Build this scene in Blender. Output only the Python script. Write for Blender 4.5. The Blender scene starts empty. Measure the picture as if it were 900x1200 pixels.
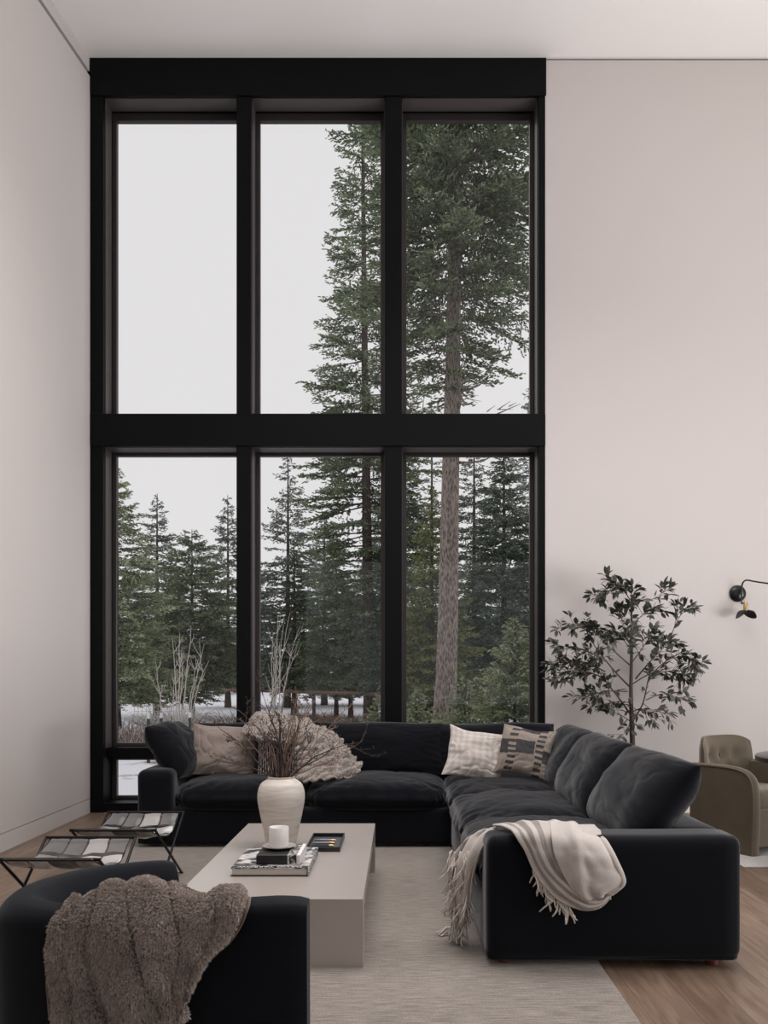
import bpy, bmesh, math, random
import numpy as np
from mathutils import Vector, Matrix, noise

# ------------------------------------------------------------------ camera, sky, lights, exposure
S = bpy.context.scene
C = S.collection
CAMZ = 1.3
cam_d = bpy.data.cameras.new('camera')
cam = bpy.data.objects.new('camera', cam_d); C.objects.link(cam)
cam.location = (0, 0, CAMZ); cam.rotation_euler = (math.pi/2, 0, 0)
cam_d.sensor_fit = 'HORIZONTAL'; cam_d.sensor_width = 36; cam_d.lens = 40
cam_d.shift_x = -18/900; cam_d.shift_y = 190/900
cam_d.clip_start = .05; cam_d.clip_end = 400
S.camera = cam

w = bpy.data.worlds.new('world'); S.world = w; w.use_nodes = True
bg = w.node_tree.nodes['Background']
bg.inputs[0].default_value = (1.0, .975, 1.0, 1); bg.inputs[1].default_value = .80

def area(name, loc, target, sx, sy, energy, col=(1, 1, 1), spread=180):
    l = bpy.data.lights.new(name, 'AREA'); l.shape = 'RECTANGLE'; l.size = sx; l.size_y = sy
    l.energy = energy; l.color = col; l.spread = math.radians(spread)
    o = bpy.data.objects.new(name, l); C.objects.link(o); o.location = loc
    o.rotation_euler = (Vector(target) - Vector(loc)).to_track_quat('-Z', 'Y').to_euler()
    return o
# added fill lamps, unseen: overhead, behind the camera, right side, and low aimed upward
area('overhead_fill', (0.4, 4.5, 6.3), (0.4, 4.5, 0), 4.4, 3.2, 172, (1, .985, .98), 115)
area('rear_fill', (6.2, -5.6, 2.6), (-0.5, 8, 4.2), 4.4, 3.8, 45, (1, .985, .98))
area('side_fill', (8.6, 3.0, 3.0), (-2.9, 4.6, 3.4), 4.5, 3.4, 95, (1, .985, .98))
area('upward_fill', (7.0, 3.2, .8), (-0.3, 5.0, 7.2), 4.5, 2.4, 305, (1, .985, .985), 130)
sun_d = bpy.data.lights.new('overcast_sun', 'SUN'); sun_d.energy = .35; sun_d.angle = math.radians(70)
sun = bpy.data.objects.new('overcast_sun', sun_d); C.objects.link(sun)
sun.rotation_euler = (math.radians(-42), math.radians(-14), 0)

S.view_settings.view_transform = 'Standard'; S.view_settings.look = 'None'
S.view_settings.gamma = 1; S.view_settings.use_curve_mapping = False
S.view_settings.exposure = 0.0
S.cycles.use_denoising = True
S.cycles.max_bounces = 8; S.cycles.diffuse_bounces = 5; S.cycles.glossy_bounces = 3
S.cycles.transparent_max_bounces = 8; S.cycles.sample_clamp_indirect = 4
S.cycles.caustics_reflective = False; S.cycles.caustics_refractive = False

# ------------------------------------------------------------------ helpers
def P(u, v, y):
    """photo point -> place at depth y"""
    return Vector(((u-468)/1000*y, y, CAMZ+(790-v)/1000*y))

def new_obj(name, me, mat=None, parent=None, loc=None, rot=None):
    o = bpy.data.objects.new(name, me); C.objects.link(o)
    if mat is not None: me.materials.append(mat)
    if parent is not None: o.parent = parent
    if loc is not None: o.location = loc
    if rot is not None: o.rotation_euler = rot
    return o

def empty(name, loc=(0, 0, 0), rz=0.0):
    o = bpy.data.objects.new(name, None); C.objects.link(o); o.location = loc
    o.rotation_euler = (0, 0, rz); o.empty_display_size = .05
    return o

def tag(o, label, cat, group=None, kind=None):
    o['label'] = label; o['category'] = cat
    if group: o['group'] = group
    if kind: o['kind'] = kind
    return o

def smooth(me, ang=None):
    if ang is None:
        me.polygons.foreach_set('use_smooth', [True]*len(me.polygons))
    else:
        me.polygons.foreach_set('use_smooth', [True]*len(me.polygons))
        me.set_sharp_from_angle(angle=math.radians(ang))
    me.update(); return me

def mesh_np(name, V, F, sm=False):
    """V (n,3) array, F (m,k) int array with constant k"""
    me = bpy.data.meshes.new(name)
    V = np.asarray(V, dtype=np.float32); F = np.asarray(F, dtype=np.int32)
    k = F.shape[1]
    me.vertices.add(len(V)); me.vertices.foreach_set('co', V.ravel())
    me.loops.add(F.size); me.loops.foreach_set('vertex_index', F.ravel())
    me.polygons.add(len(F))
    me.polygons.foreach_set('loop_start', np.arange(0, F.size, k, dtype=np.int32))
    me.polygons.foreach_set('loop_total', np.full(len(F), k, dtype=np.int32))
    if sm: me.polygons.foreach_set('use_smooth', np.ones(len(F), dtype=bool))
    me.update(calc_edges=True)
    return me

def bm_mesh(name, bm, sm=None):
    bmesh.ops.recalc_face_normals(bm, faces=bm.faces)
    me = bpy.data.meshes.new(name); bm.to_mesh(me); bm.free()
    if sm is not None: smooth(me, sm)
    return me

def add_box(bm, x0, x1, y0, y1, z0, z1, bev=0.0, seg=2):
    m = Matrix.Translation(((x0+x1)/2, (y0+y1)/2, (z0+z1)/2)) @ Matrix.Diagonal((abs(x1-x0), abs(y1-y0), abs(z1-z0), 1))
    r = bmesh.ops.create_cube(bm, size=1, matrix=m)
    if bev > 0:
        es = list({e for v in r['verts'] for e in v.link_edges})
        bmesh.ops.bevel(bm, geom=es, offset=bev, segments=seg, affect='EDGES', profile=.5)

def box(name, b, mat, parent=None, bev=0.0, seg=2):
    bm = bmesh.new(); add_box(bm, *b, bev=bev, seg=seg)
    return new_obj(name, bm_mesh(name, bm, 35 if bev else None), mat, parent)

def tube_np(pts, rad, n=8, cap=True):
    pts = [Vector(p) for p in pts]
    if not hasattr(rad, '__len__'): rad = [rad]*len(pts)
    V, F = [], []
    up = None
    for i, p in enumerate(pts):
        t = (pts[min(i+1, len(pts)-1)]-pts[max(i-1, 0)]).normalized()
        if up is None:
            up = t.orthogonal().normalized()
        up = (up-t*up.dot(t))
        if up.length < 1e-5: up = t.orthogonal()
        up.normalize(); b = t.cross(up)
        for k in range(n):
            a = 2*math.pi*k/n
            V.append(p+(up*math.cos(a)+b*math.sin(a))*rad[i])
    for i in range(len(pts)-1):
        for k in range(n):
            F.append((i*n+k, i*n+(k+1) % n, (i+1)*n+(k+1) % n, (i+1)*n+k))
    return V, F

class MB:
    """collects quads and tris of one part"""
    def __init__(s): s.v = []; s.f = []
    def add(s, V, F):
        o = len(s.v); s.v += [tuple(p) for p in V]; s.f += [tuple(i+o for i in f) for f in F]; return s
    def tube(s, pts, rad, n=8, cap=True):
        V, F = tube_np(pts, rad, n)
        if cap:
            F = F+[tuple(range(n-1, -1, -1)), tuple(range(len(V)-n, len(V)))]
        return s.add(V, F)
    def box(s, x0, x1, y0, y1, z0, z1):
        V = [(x, y, z) for x in (x0, x1) for y in (y0, y1) for z in (z0, z1)]
        F = [(0, 1, 3, 2), (4, 6, 7, 5), (0, 4, 5, 1), (2, 3, 7, 6), (0, 2, 6, 4), (1, 5, 7, 3)]
        return s.add(V, F)
    def build(s, name, mat, parent=None, sm=None, loc=None, rot=None):
        me = bpy.data.meshes.new(name); me.from_pydata(s.v, [], s.f); me.update()
        if sm is not None: smooth(me, sm)
        return new_obj(name, me, mat, parent, loc, rot)

def lathe(prof, n=48, bottom=True):
    V, F = [], []
    for r, z in prof:
        for k in range(n):
            a = 2*math.pi*k/n; V.append((r*math.cos(a), r*math.sin(a), z))
    for i in range(len(prof)-1):
        for k in range(n):
            F.append((i*n+k, i*n+(k+1) % n, (i+1)*n+(k+1) % n, (i+1)*n+k))
    return V, F

def catmull(pts, n):
    """resample an (m,3) array to n points along a catmull-rom spline"""
    pts = np.asarray(pts, float); m = len(pts)
    ext = np.vstack([2*pts[0]-pts[1], pts, 2*pts[-1]-pts[-2]])
    t = np.linspace(0, m-1, n); i = np.minimum(t.astype(int), m-2); f = (t-i)[:, None]
    p0, p1, p2, p3 = ext[i], ext[i+1], ext[i+2], ext[i+3]
    return .5*((2*p1)+(-p0+p2)*f+(2*p0-5*p1+4*p2-p3)*f**2+(-p0+3*p1-3*p2+p3)*f**3)

def net(ctrl, nu, nv):
    """ctrl[row][col] points -> (nu,nv,3) smooth grid (rows -> nu, cols -> nv)"""
    A = np.array([[list(p) for p in row] for row in ctrl], float)
    A = np.array([catmull(row, nv) for row in A])              # rows x nv x 3
    return np.stack([catmull(A[:, j], nu) for j in range(nv)], axis=1)

def grid_normals(G):
    du = np.gradient(G, axis=0); dv = np.gradient(G, axis=1)
    n = np.cross(du, dv); return n/np.maximum(np.linalg.norm(n, axis=2, keepdims=True), 1e-9)

def grid_mesh(name, G, uv=True):
    nu, nv = G.shape[:2]
    idx = np.arange(nu*nv).reshape(nu, nv)
    F = np.stack([idx[:-1, :-1], idx[:-1, 1:], idx[1:, 1:], idx[1:, :-1]], axis=-1).reshape(-1, 4)
    me = mesh_np(name, G.reshape(-1, 3), F, True)
    if uv:
        l = me.uv_layers.new(name='UVMap')
        ii, jj = np.divmod(F.ravel(), nv)
        l.data.foreach_set('uv', np.stack([jj/(nv-1), ii/(nu-1)], axis=1).astype(np.float32).ravel())
    return me

def fbm(p, s, o=3): return noise.fractal(Vector(p)*s, 1.0, 2.0, o)

# ------------------------------------------------------------------ materials
MATS = {}
def srgb(r, g, b):
    f = lambda c: (c/255/12.92 if c/255 <= .04045 else ((c/255+.055)/1.055)**2.4)
    return (f(r), f(g), f(b), 1)

def mat(name, col, rough=.6, metal=0.0, spec=.5, sheen=0.0, bump=None, var=None, coat=0.0, ior=None, sheen_tint=None):
    """bump=(scale, strength, distance)  var=(scale, amount) tone variation"""
    m = bpy.data.materials.new(name); m.use_nodes = True
    nt = m.node_tree; b = nt.nodes['Principled BSDF']
    b.inputs['Base Color'].default_value = col if len(col) == 4 else (*col, 1)
    b.inputs['Roughness'].default_value = rough; b.inputs['Metallic'].default_value = metal
    b.inputs['Specular IOR Level'].default_value = spec
    if ior: b.inputs['IOR'].default_value = ior
    if sheen:
        b.inputs['Sheen Weight'].default_value = sheen; b.inputs['Sheen Roughness'].default_value = .4
        if sheen_tint: b.inputs['Sheen Tint'].default_value = (*sheen_tint, 1)
    if coat: b.inputs['Coat Weight'].default_value = coat; b.inputs['Coat Roughness'].default_value = .12
    tc = nt.nodes.new('ShaderNodeTexCoord')
    if var:
        n = nt.nodes.new('ShaderNodeTexNoise'); n.inputs['Scale'].default_value = var[0]; n.inputs['Detail'].default_value = 4
        nt.links.new(tc.outputs['Object'], n.inputs['Vector'])
        mx = nt.nodes.new('ShaderNodeMix'); mx.data_type = 'RGBA'
        c = np.array(b.inputs['Base Color'].default_value[:3])
        mx.inputs[6].default_value = (*(c*(1-var[1])), 1); mx.inputs[7].default_value = (*np.minimum(c*(1+var[1]), 1), 1)
        nt.links.new(n.outputs['Fac'], mx.inputs[0]); nt.links.new(mx.outputs[2], b.inputs['Base Color'])
    if bump:
        n = nt.nodes.new('ShaderNodeTexNoise'); n.inputs['Scale'].default_value = bump[0]; n.inputs['Detail'].default_value = 3
        nt.links.new(tc.outputs['Object'], n.inputs['Vector'])
        bp = nt.nodes.new('ShaderNodeBump'); bp.inputs['Strength'].default_value = bump[1]; bp.inputs['Distance'].default_value = bump[2]
        nt.links.new(n.outputs['Fac'], bp.inputs['Height']); nt.links.new(bp.outputs['Normal'], b.inputs['Normal'])
    MATS[name] = m
    return m

def nd(m, t, **kw):
    n = m.node_tree.nodes.new(t)
    for k, v in kw.items(): setattr(n, k, v)
    return n
def lk(m, a, b): m.node_tree.links.new(a, b)
def bsdf(m): return m.node_tree.nodes['Principled BSDF']
def mixc(m, fac, a, b, mode='MIX'):
    x = nd(m, 'ShaderNodeMix', data_type='RGBA', blend_type=mode)
    for i, s in ((0, fac), (6, a), (7, b)):
        if isinstance(s, (int, float)): x.inputs[i].default_value = s
        elif isinstance(s, tuple): x.inputs[i].default_value = s
        else: lk(m, s, x.inputs[i])
    return x.outputs[2]
def mth(m, op, a, b=None, c=None):
    x = nd(m, 'ShaderNodeMath', operation=op)
    for i, s in enumerate((a, b, c)):
        if s is None: continue
        if isinstance(s, (int, float)): x.inputs[i].default_value = s
        else: lk(m, s, x.inputs[i])
    return x.outputs[0]

M_wall = mat('plaster', srgb(200, 194, 191), .85, spec=.25, var=(1.2, .015), bump=(90, .03, .002))
M_ceil = mat('ceiling_paint', srgb(248, 245, 243), .9, spec=.2)
M_gap = mat('shadow_gap', (.01, .01, .01), .9, spec=.1)
M_black = mat('black_window_metal', srgb(5, 6, 9), .5, spec=.14, bump=(60, .02, .002))
M_sash = mat('dark_bronze_sash', srgb(44, 39, 38), .35, spec=.5)
M_reveal = mat('grey_reveal_metal', srgb(66, 60, 58), .4, spec=.5)
M_sofa = mat('charcoal_linen', srgb(11, 13, 19), .9, spec=.12, sheen=.30, bump=(420, .12, .002), var=(3, .12), sheen_tint=(.9, .9, .92))
M_chair = mat('black_boucle', srgb(17, 19, 24), .92, spec=.12, sheen=.10, bump=(260, .25, .003), var=(6, .1), sheen_tint=(.8, .85, .9))
M_foot = mat('cherry_wood', srgb(96, 45, 30), .4, var=(14, .2))
M_steel = mat('blackened_steel', srgb(26, 25, 26), .38, metal=.7)
M_olive = mat('olive_velvet', srgb(84, 75, 62), .7, spec=.2, sheen=.5, var=(7, .18), sheen_tint=(1, .9, .78))
M_brass = mat('brass', srgb(196, 170, 128), .35, metal=1)
M_white_ceramic = mat('white_ceramic', srgb(240, 236, 233), .35)
M_grey_ceramic = mat('grey_ceramic', srgb(158, 150, 146), .4)
M_trayblk = mat('tray_black', srgb(26, 26, 29), .35)
M_traygrey = mat('tray_lining', srgb(74, 74, 80), .5)
M_pen = mat('pen_grey', srgb(150, 150, 155), .3, metal=.3)
M_page = mat('page_edges', srgb(196, 190, 184), .8, bump=(300, .2, .002))
M_bookblk = mat('book_black', srgb(20, 20, 23), .4)
M_bookwhite = mat('book_white', srgb(225, 222, 220), .5)
M_twig = mat('dry_twig', srgb(62, 50, 47), .8, var=(25, .35))
M_twig2 = mat('tan_twig', srgb(112, 90, 78), .8, var=(25, .3))
M_soil = mat('potting_soil', srgb(50, 40, 34), .95, bump=(60, .8, .01))
M_pot = mat('dark_clay_pot', srgb(70, 66, 62), .7, var=(8, .15))
M_leaf = mat('grey_green_leaf', srgb(80, 82, 73), .5, spec=.4, var=(9, .35))
M_stem = mat('plant_bark', srgb(74, 64, 58), .8, var=(20, .3))
M_tabletop = mat('dark_stone', srgb(58, 52, 48), .3, var=(5, .2))
M_shade = mat('sconce_shade_black', srgb(38, 34, 34), .45)
M_sconce = mat('sconce_plate_black', srgb(12, 12, 14), .3)

# oak planks: boards run towards the window
M_floor = mat('oak_planks', srgb(140, 112, 92), .42, spec=.4)
def build_floor_mat(m):
    tc = nd(m, 'ShaderNodeTexCoord'); mp = nd(m, 'ShaderNodeMapping')
    mp.inputs['Rotation'].default_value = (0, 0, math.pi/2)
    lk(m, tc.outputs['Object'], mp.inputs['Vector'])
    br = nd(m, 'ShaderNodeTexBrick'); br.offset = .37; br.squash = 1
    br.inputs['Color1'].default_value = (0, 0, 0, 1); br.inputs['Color2'].default_value = (1, 1, 1, 1)
    br.inputs['Mortar'].default_value = (.5, .5, .5, 1)
    br.inputs['Scale'].default_value = 1; br.inputs['Mortar Size'].default_value = .0016; br.inputs['Mortar Smooth'].default_value = .3
    br.inputs['Brick Width'].default_value = 1.9; br.inputs['Row Height'].default_value = .19; br.inputs['Bias'].default_value = 0
    lk(m, mp.outputs[0], br.inputs['Vector'])
    # grain
    mp2 = nd(m, 'ShaderNodeMapping'); mp2.inputs['Scale'].default_value = (14, 1.2, 1); lk(m, tc.outputs['Object'], mp2.inputs['Vector'])
    off = nd(m, 'ShaderNodeVectorMath', operation='ADD'); lk(m, mp2.outputs[0], off.inputs[0])
    sc = nd(m, 'ShaderNodeVectorMath', operation='SCALE'); sc.inputs['Scale'].default_value = 30; lk(m, br.outputs['Color'], sc.inputs[0]); lk(m, sc.outputs[0], off.inputs[1])
    n1 = nd(m, 'ShaderNodeTexNoise'); n1.inputs['Scale'].default_value = 2.2; n1.inputs['Detail'].default_value = 7; n1.inputs['Distortion'].default_value = .8
    lk(m, off.outputs[0], n1.inputs['Vector'])
    base = mixc(m, br.outputs['Color'], srgb(112, 94, 81), srgb(142, 123, 108))
    grain = nd(m, 'ShaderNodeMapRange'); grain.inputs[1].default_value = .35; grain.inputs[2].default_value = .68; lk(m, n1.outputs['Fac'], grain.inputs[0])
    c2 = mixc(m, grain.outputs[0], srgb(206, 196, 188), srgb(255, 252, 250), 'MIX')
    c3 = mixc(m, 1.0, base, c2, 'MULTIPLY')
    c4 = mixc(m, br.outputs['Fac'], c3, srgb(84, 68, 58))
    lk(m, c4, bsdf(m).inputs['Base Color'])
    bp = nd(m, 'ShaderNodeBump'); bp.inputs['Strength'].default_value = .25; bp.inputs['Distance'].default_value = .003
    h = mth(m, 'SUBTRACT', mth(m, 'MULTIPLY', n1.outputs['Fac'], .3), br.outputs['Fac'])
    lk(m, h, bp.inputs['Height']); lk(m, bp.outputs[0], bsdf(m).inputs['Normal'])
build_floor_mat(M_floor)

# flat-woven wool rug with fine cross ribs
def rug_mat(name, c1, c2):
    m = mat(name, c1, .95, spec=.1, sheen=.2)
    tc = nd(m, 'ShaderNodeTexCoord'); mp = nd(m, 'ShaderNodeMapping'); mp.inputs['Scale'].default_value = (6, 70, 1)
    lk(m, tc.outputs['Object'], mp.inputs['Vector'])
    n1 = nd(m, 'ShaderNodeTexNoise'); n1.inputs['Scale'].default_value = 1.5; n1.inputs['Detail'].default_value = 5; lk(m, mp.outputs[0], n1.inputs['Vector'])
    n2 = nd(m, 'ShaderNodeTexNoise'); n2.inputs['Scale'].default_value = 150; lk(m, tc.outputs['Object'], n2.inputs['Vector'])
    n3 = nd(m, 'ShaderNodeTexNoise'); n3.inputs['Scale'].default_value = 1.1; lk(m, tc.outputs['Object'], n3.inputs['Vector'])
    f = mth(m, 'ADD', mth(m, 'MULTIPLY', n1.outputs['Fac'], .55), mth(m, 'ADD', mth(m, 'MULTIPLY', n2.outputs['Fac'], .3), mth(m, 'MULTIPLY', n3.outputs['Fac'], .2)))
    mr = nd(m, 'ShaderNodeMapRange'); mr.inputs[1].default_value = .38; mr.inputs[2].default_value = .68; lk(m, f, mr.inputs[0])
    lk(m, mixc(m, mr.outputs[0], c1, c2), bsdf(m).inputs['Base Color'])
    bp = nd(m, 'ShaderNodeBump'); bp.inputs['Strength'].default_value = .6; bp.inputs['Distance'].default_value = .004
    lk(m, f, bp.inputs['Height']); lk(m, bp.outputs[0], bsdf(m).inputs['Normal'])
    return m
M_rug = rug_mat('wool_rug', srgb(102, 94, 87), srgb(156, 147, 139))
M_rug2 = rug_mat('pale_rug', srgb(150, 146, 142), srgb(190, 186, 182))

M_table = mat('microcement', srgb(160, 151, 145), .3, spec=.5, ior=1.85, var=(3, .06), bump=(25, .05, .002))

# window glass: mostly clear, a little mirror
M_glass = bpy.data.materials.new('window_glass'); M_glass.use_nodes = True
_n = M_glass.node_tree; _n.nodes.clear()
_o = _n.nodes.new('ShaderNodeOutputMaterial'); _t = _n.nodes.new('ShaderNodeBsdfTransparent'); _g = _n.nodes.new('ShaderNodeBsdfGlossy'); _m = _n.nodes.new('ShaderNodeMixShader')
_t.inputs[0].default_value = (.985, .99, .985, 1); _g.inputs['Roughness'].default_value = .0; _m.inputs[0].default_value = .015
_n.links.new(_t.outputs[0], _m.inputs[1]); _n.links.new(_g.outputs[0], _m.inputs[2]); _n.links.new(_m.outputs[0], _o.inputs[0])

def uvmat(name, col, rough=.9, sheen=.2):
    m = mat(name, col, rough, spec=.15, sheen=sheen)
    uv = nd(m, 'ShaderNodeUVMap'); sp = nd(m, 'ShaderNodeSeparateXYZ'); lk(m, uv.outputs[0], sp.inputs[0])
    tc = nd(m, 'ShaderNodeTexCoord'); n = nd(m, 'ShaderNodeTexNoise'); n.inputs['Scale'].default_value = 220; lk(m, tc.outputs['Object'], n.inputs['Vector'])
    bp = nd(m, 'ShaderNodeBump'); bp.inputs['Strength'].default_value = .35; bp.inputs['Distance'].default_value = .002
    lk(m, n.outputs['Fac'], bp.inputs['Height']); lk(m, bp.outputs[0], bsdf(m).inputs['Normal'])
    return m, sp.outputs[0], sp.outputs[1], n.outputs['Fac']

def band(m, x, a, b):
    return mth(m, 'MULTIPLY', mth(m, 'GREATER_THAN', x, a), mth(m, 'LESS_THAN', x, b))

# ------------------------------------------------------------------ structure
YW = 8.0; XL = -2.9; XR = 8.8; YB = -6.0
ZC = 7.076; SL = .17                      # ceiling height at the window, fall towards the camera
def zc(y): return ZC - SL*(YW-y)
def struct(o): o['kind'] = 'structure'; return o

struct(box('floor', (XL-.1, XR, YB, YW, -.2, 0), M_floor))
# ceiling (sloped slab)
b = MB()
b.add([(XL-.3, YB-.2, zc(YB-.2)), (XR+.2, YB-.2, zc(YB-.2)), (XR+.2, YW+.5, zc(YW+.5)), (XL-.3, YW+.5, zc(YW+.5)),
       (XL-.3, YB-.2, zc(YB-.2)+.3), (XR+.2, YB-.2, zc(YB-.2)+.3), (XR+.2, YW+.5, zc(YW+.5)+.3), (XL-.3, YW+.5, zc(YW+.5)+.3)],
      [(0, 1, 2, 3), (7, 6, 5, 4), (0, 4, 5, 1), (1, 5, 6, 2), (2, 6, 7, 3), (3, 7, 4, 0)])
struct(b.build('ceiling', M_ceil))
# left wall: main sheet, recess behind the shadow gap, upper strip, flush baseboard
def wall_strip(name, x0, x1, f0, f1, m, ya=YB, yb=YW):
    b = MB()
    V = [(x, y, f(y)) for x in (x0, x1) for y in (ya, yb) for f in (f0, f1)]
    b.add(V, [(0, 1, 3, 2), (4, 6, 7, 5), (0, 4, 5, 1), (2, 3, 7, 6), (0, 2, 6, 4), (1, 5, 7, 3)])
    return struct(b.build(name, m))
wall_strip('wall_left', XL-.05, XL, lambda y: .137, lambda y: zc(y)-.172, M_wall)
wall_strip('trim_1', XL-.2, XL-.04, lambda y: -.1, lambda y: zc(y)+.05, M_gap, YB, YW+.5)
wall_strip('trim_2', XL-.05, XL-.004, lambda y: zc(y)-.124, lambda y: zc(y)+.02, M_wall)
wall_strip('baseboard_left', XL-.05, XL, lambda y: 0, lambda y: .131, M_wall)
# window wall to the right of the window, with shadow gap at the top and a baseboard
WX1 = 1.368
b = MB(); b.box(WX1, XR, YW, YW+.35, .125, ZC-.02); struct(b.build('wall_back', M_wall))
b = MB(); b.box(WX1+.02, XR, YW+.03, YW+.3, ZC-.04, ZC+.05); struct(b.build('trim_3', M_gap))
b = MB(); b.box(WX1, XR, YW-.002, YW+.3, 0, .118); struct(b.build('baseboard_back', M_ceil))
b = MB(); b.box(WX1+.02, XR, YW+.02, YW+.3, .1, .14); struct(b.build('trim_4', M_gap))
# right wall and rear wall with the openings of the other windows
b = MB(); b.box(XR, XR+.3, YB, .2, -.2, 7.2); b.box(XR, XR+.3, 4.8, YW+.35, -.2, 7.2)
b.box(XR, XR+.3, .2, 4.8, 4.8, 7.2); b.box(XR, XR+.3, .2, 4.8, -.2, 1.2); struct(b.build('wall_right', M_wall))
b = MB(); b.box(XL-.3, -2.5, YB-.3, YB, -.2, 5); b.box(4.5, XR, YB-.3, YB, -.2, 5)
b.box(-2.5, 4.5, YB-.3, YB, 4.3, 5); b.box(-2.5, 4.5, YB-.3, YB, -.2, .5); struct(b.build('wall_rear', M_wall))

# ------------------------------------------------------------------ window
win = empty('window_1', (0, YW, 0)); win['kind'] = 'structure'
def wbox(name, lst, m, bev=.004):
    bm = bmesh.new()
    for q in lst: add_box(bm, q[0], q[1], q[2]-YW, q[3]-YW, q[4], q[5], bev=bev, seg=1)
    o = new_obj(name, bm_mesh(name, bm, 35), m, win); return o
D = .24; x0, x1 = XL+.004, WX1
m1 = (-1.528, -1.392); m2 = (-.136, .024)
wbox('window_frame', [(x0, -2.776, YW, YW+.34, 0, ZC-.356), (1.304, x1, YW, YW+.34, 0, ZC-.356)], M_black)
wbox('header_beam', [(x0, x1+.008, YW-.012, YW+.34, ZC-.356, ZC-.004)], M_black)
wbox('middle_beam', [(x0, x1, YW-.012, YW+.34, 3.436, 3.74)], M_black)
wbox('mullion', [(m1[0], m1[1], YW+.001, YW+.33, .05, ZC-.36)], M_black)
wbox('mullion', [(m2[0], m2[1], YW+.001, YW+.33, .05, ZC-.36)], M_black)
wbox('sill_beam', [(-2.776, 1.304, YW+.002, YW+.34, 0, .09)], M_black)
wbox('transom', [(-2.776, 1.304, YW+.12, YW+.33, .50, .60)], M_black)
cols = [(-2.776, m1[0]), (m1[1], m2[0]), (m2[1], 1.304)]
tiers = [(3.74, 6.72), (.60, 3.436), (.09, .50)]
for ci, (a, bx) in enumerate(cols):
    for ti, (z0, z1) in enumerate(tiers):
        s = .045
        ya, yb = YW+D, YW+D+.06
        t = .075 if ti == 0 else .03
        wbox('sash', [(a, a+s, ya, yb, z0, z1), (bx-s, bx, ya, yb, z0, z1), (a+s, bx-s, ya, yb, z1-t, z1), (a+s, bx-s, ya, yb, z0, z0+.035)], M_sash)
        # slim grey liners on the reveal
        if ti < 2:
            wbox('reveal_liner', [(a, a+.006, YW+.05, YW+D-.02, z0, z1), (bx-.006, bx, YW+.05, YW+D-.02, z0, z1), (a+.006, bx-.006, YW+.03, YW+D-.03, z1-.006, z1)], M_reveal, 0)
        b = MB(); b.box(a+s-.01, bx-s+.01, D+.025, D+.031, z0+.025, z1-.02); b.build('pane', M_glass, win)
# ------------------------------------------------------------------ outside: snow ground
M_snow = mat('snow', srgb(232, 232, 238), .8, spec=.2)
def snow_nodes(m):
    tc = nd(m, 'ShaderNodeTexCoord')
    n = nd(m, 'ShaderNodeTexNoise'); n.inputs['Scale'].default_value = .9; n.inputs['Detail'].default_value = 8; n.inputs['Roughness'].default_value = .7; lk(m, tc.outputs['Object'], n.inputs['Vector'])
    r = nd(m, 'ShaderNodeMapRange'); r.inputs[1].default_value = .56; r.inputs[2].default_value = .66; lk(m, n.outputs['Fac'], r.inputs[0])
    n2 = nd(m, 'ShaderNodeTexNoise'); n2.inputs['Scale'].default_value = 9; n2.inputs['Detail'].default_value = 6; lk(m, tc.outputs['Object'], n2.inputs['Vector'])
    dirt = mixc(m, n2.outputs['Fac'], srgb(70, 58, 50), srgb(140, 124, 108))
    # bare patches only under the tree belt
    sp = nd(m, 'ShaderNodeSeparateXYZ'); lk(m, tc.outputs['Object'], sp.inputs[0])
    yb = band(m, sp.outputs[1], 11.5, 34)
    lk(m, mixc(m, mth(m, 'MULTIPLY', mth(m, 'MULTIPLY', r.outputs[0], yb), .8), srgb(232, 232, 238), dirt), bsdf(m).inputs['Base Color'])
snow_nodes(M_snow)
GZ = -.2
def gz(x, y):
    return GZ + .05*noise.noise(Vector((x*.25, y*.25, 0)))*min(1, max(0, (y-9)/4)) + .012*max(0, y-45)
nx, ny = 90, 110
gx = np.linspace(-45, 45, nx); gy = 8.36+np.linspace(0, 1, ny)**1.8*120
G = np.array([[(x, y, gz(x, y)) for x in gx] for y in gy])
g = new_obj('ground', grid_mesh('ground', G, False), M_snow); g['kind'] = 'structure'

# ------------------------------------------------------------------ conifers
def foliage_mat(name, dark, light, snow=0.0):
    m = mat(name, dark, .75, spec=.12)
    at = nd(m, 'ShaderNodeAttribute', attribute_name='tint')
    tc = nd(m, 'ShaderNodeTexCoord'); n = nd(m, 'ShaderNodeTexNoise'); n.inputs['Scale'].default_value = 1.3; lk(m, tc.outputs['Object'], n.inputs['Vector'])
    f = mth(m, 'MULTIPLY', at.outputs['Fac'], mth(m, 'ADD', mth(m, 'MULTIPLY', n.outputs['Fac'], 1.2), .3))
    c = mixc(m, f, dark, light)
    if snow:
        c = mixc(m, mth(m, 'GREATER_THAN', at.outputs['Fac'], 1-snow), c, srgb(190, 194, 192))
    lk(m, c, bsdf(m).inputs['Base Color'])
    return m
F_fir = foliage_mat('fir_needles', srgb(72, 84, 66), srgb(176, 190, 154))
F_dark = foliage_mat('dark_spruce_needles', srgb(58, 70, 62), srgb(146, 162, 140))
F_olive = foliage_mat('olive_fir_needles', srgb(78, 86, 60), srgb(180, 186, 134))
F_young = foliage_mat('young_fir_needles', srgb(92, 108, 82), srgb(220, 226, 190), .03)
F_hazed = foliage_mat('hazed_conifer_needles', srgb(88, 98, 90), srgb(178, 186, 174))  # distance haze put into the needle colour, paler and greyer
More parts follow.
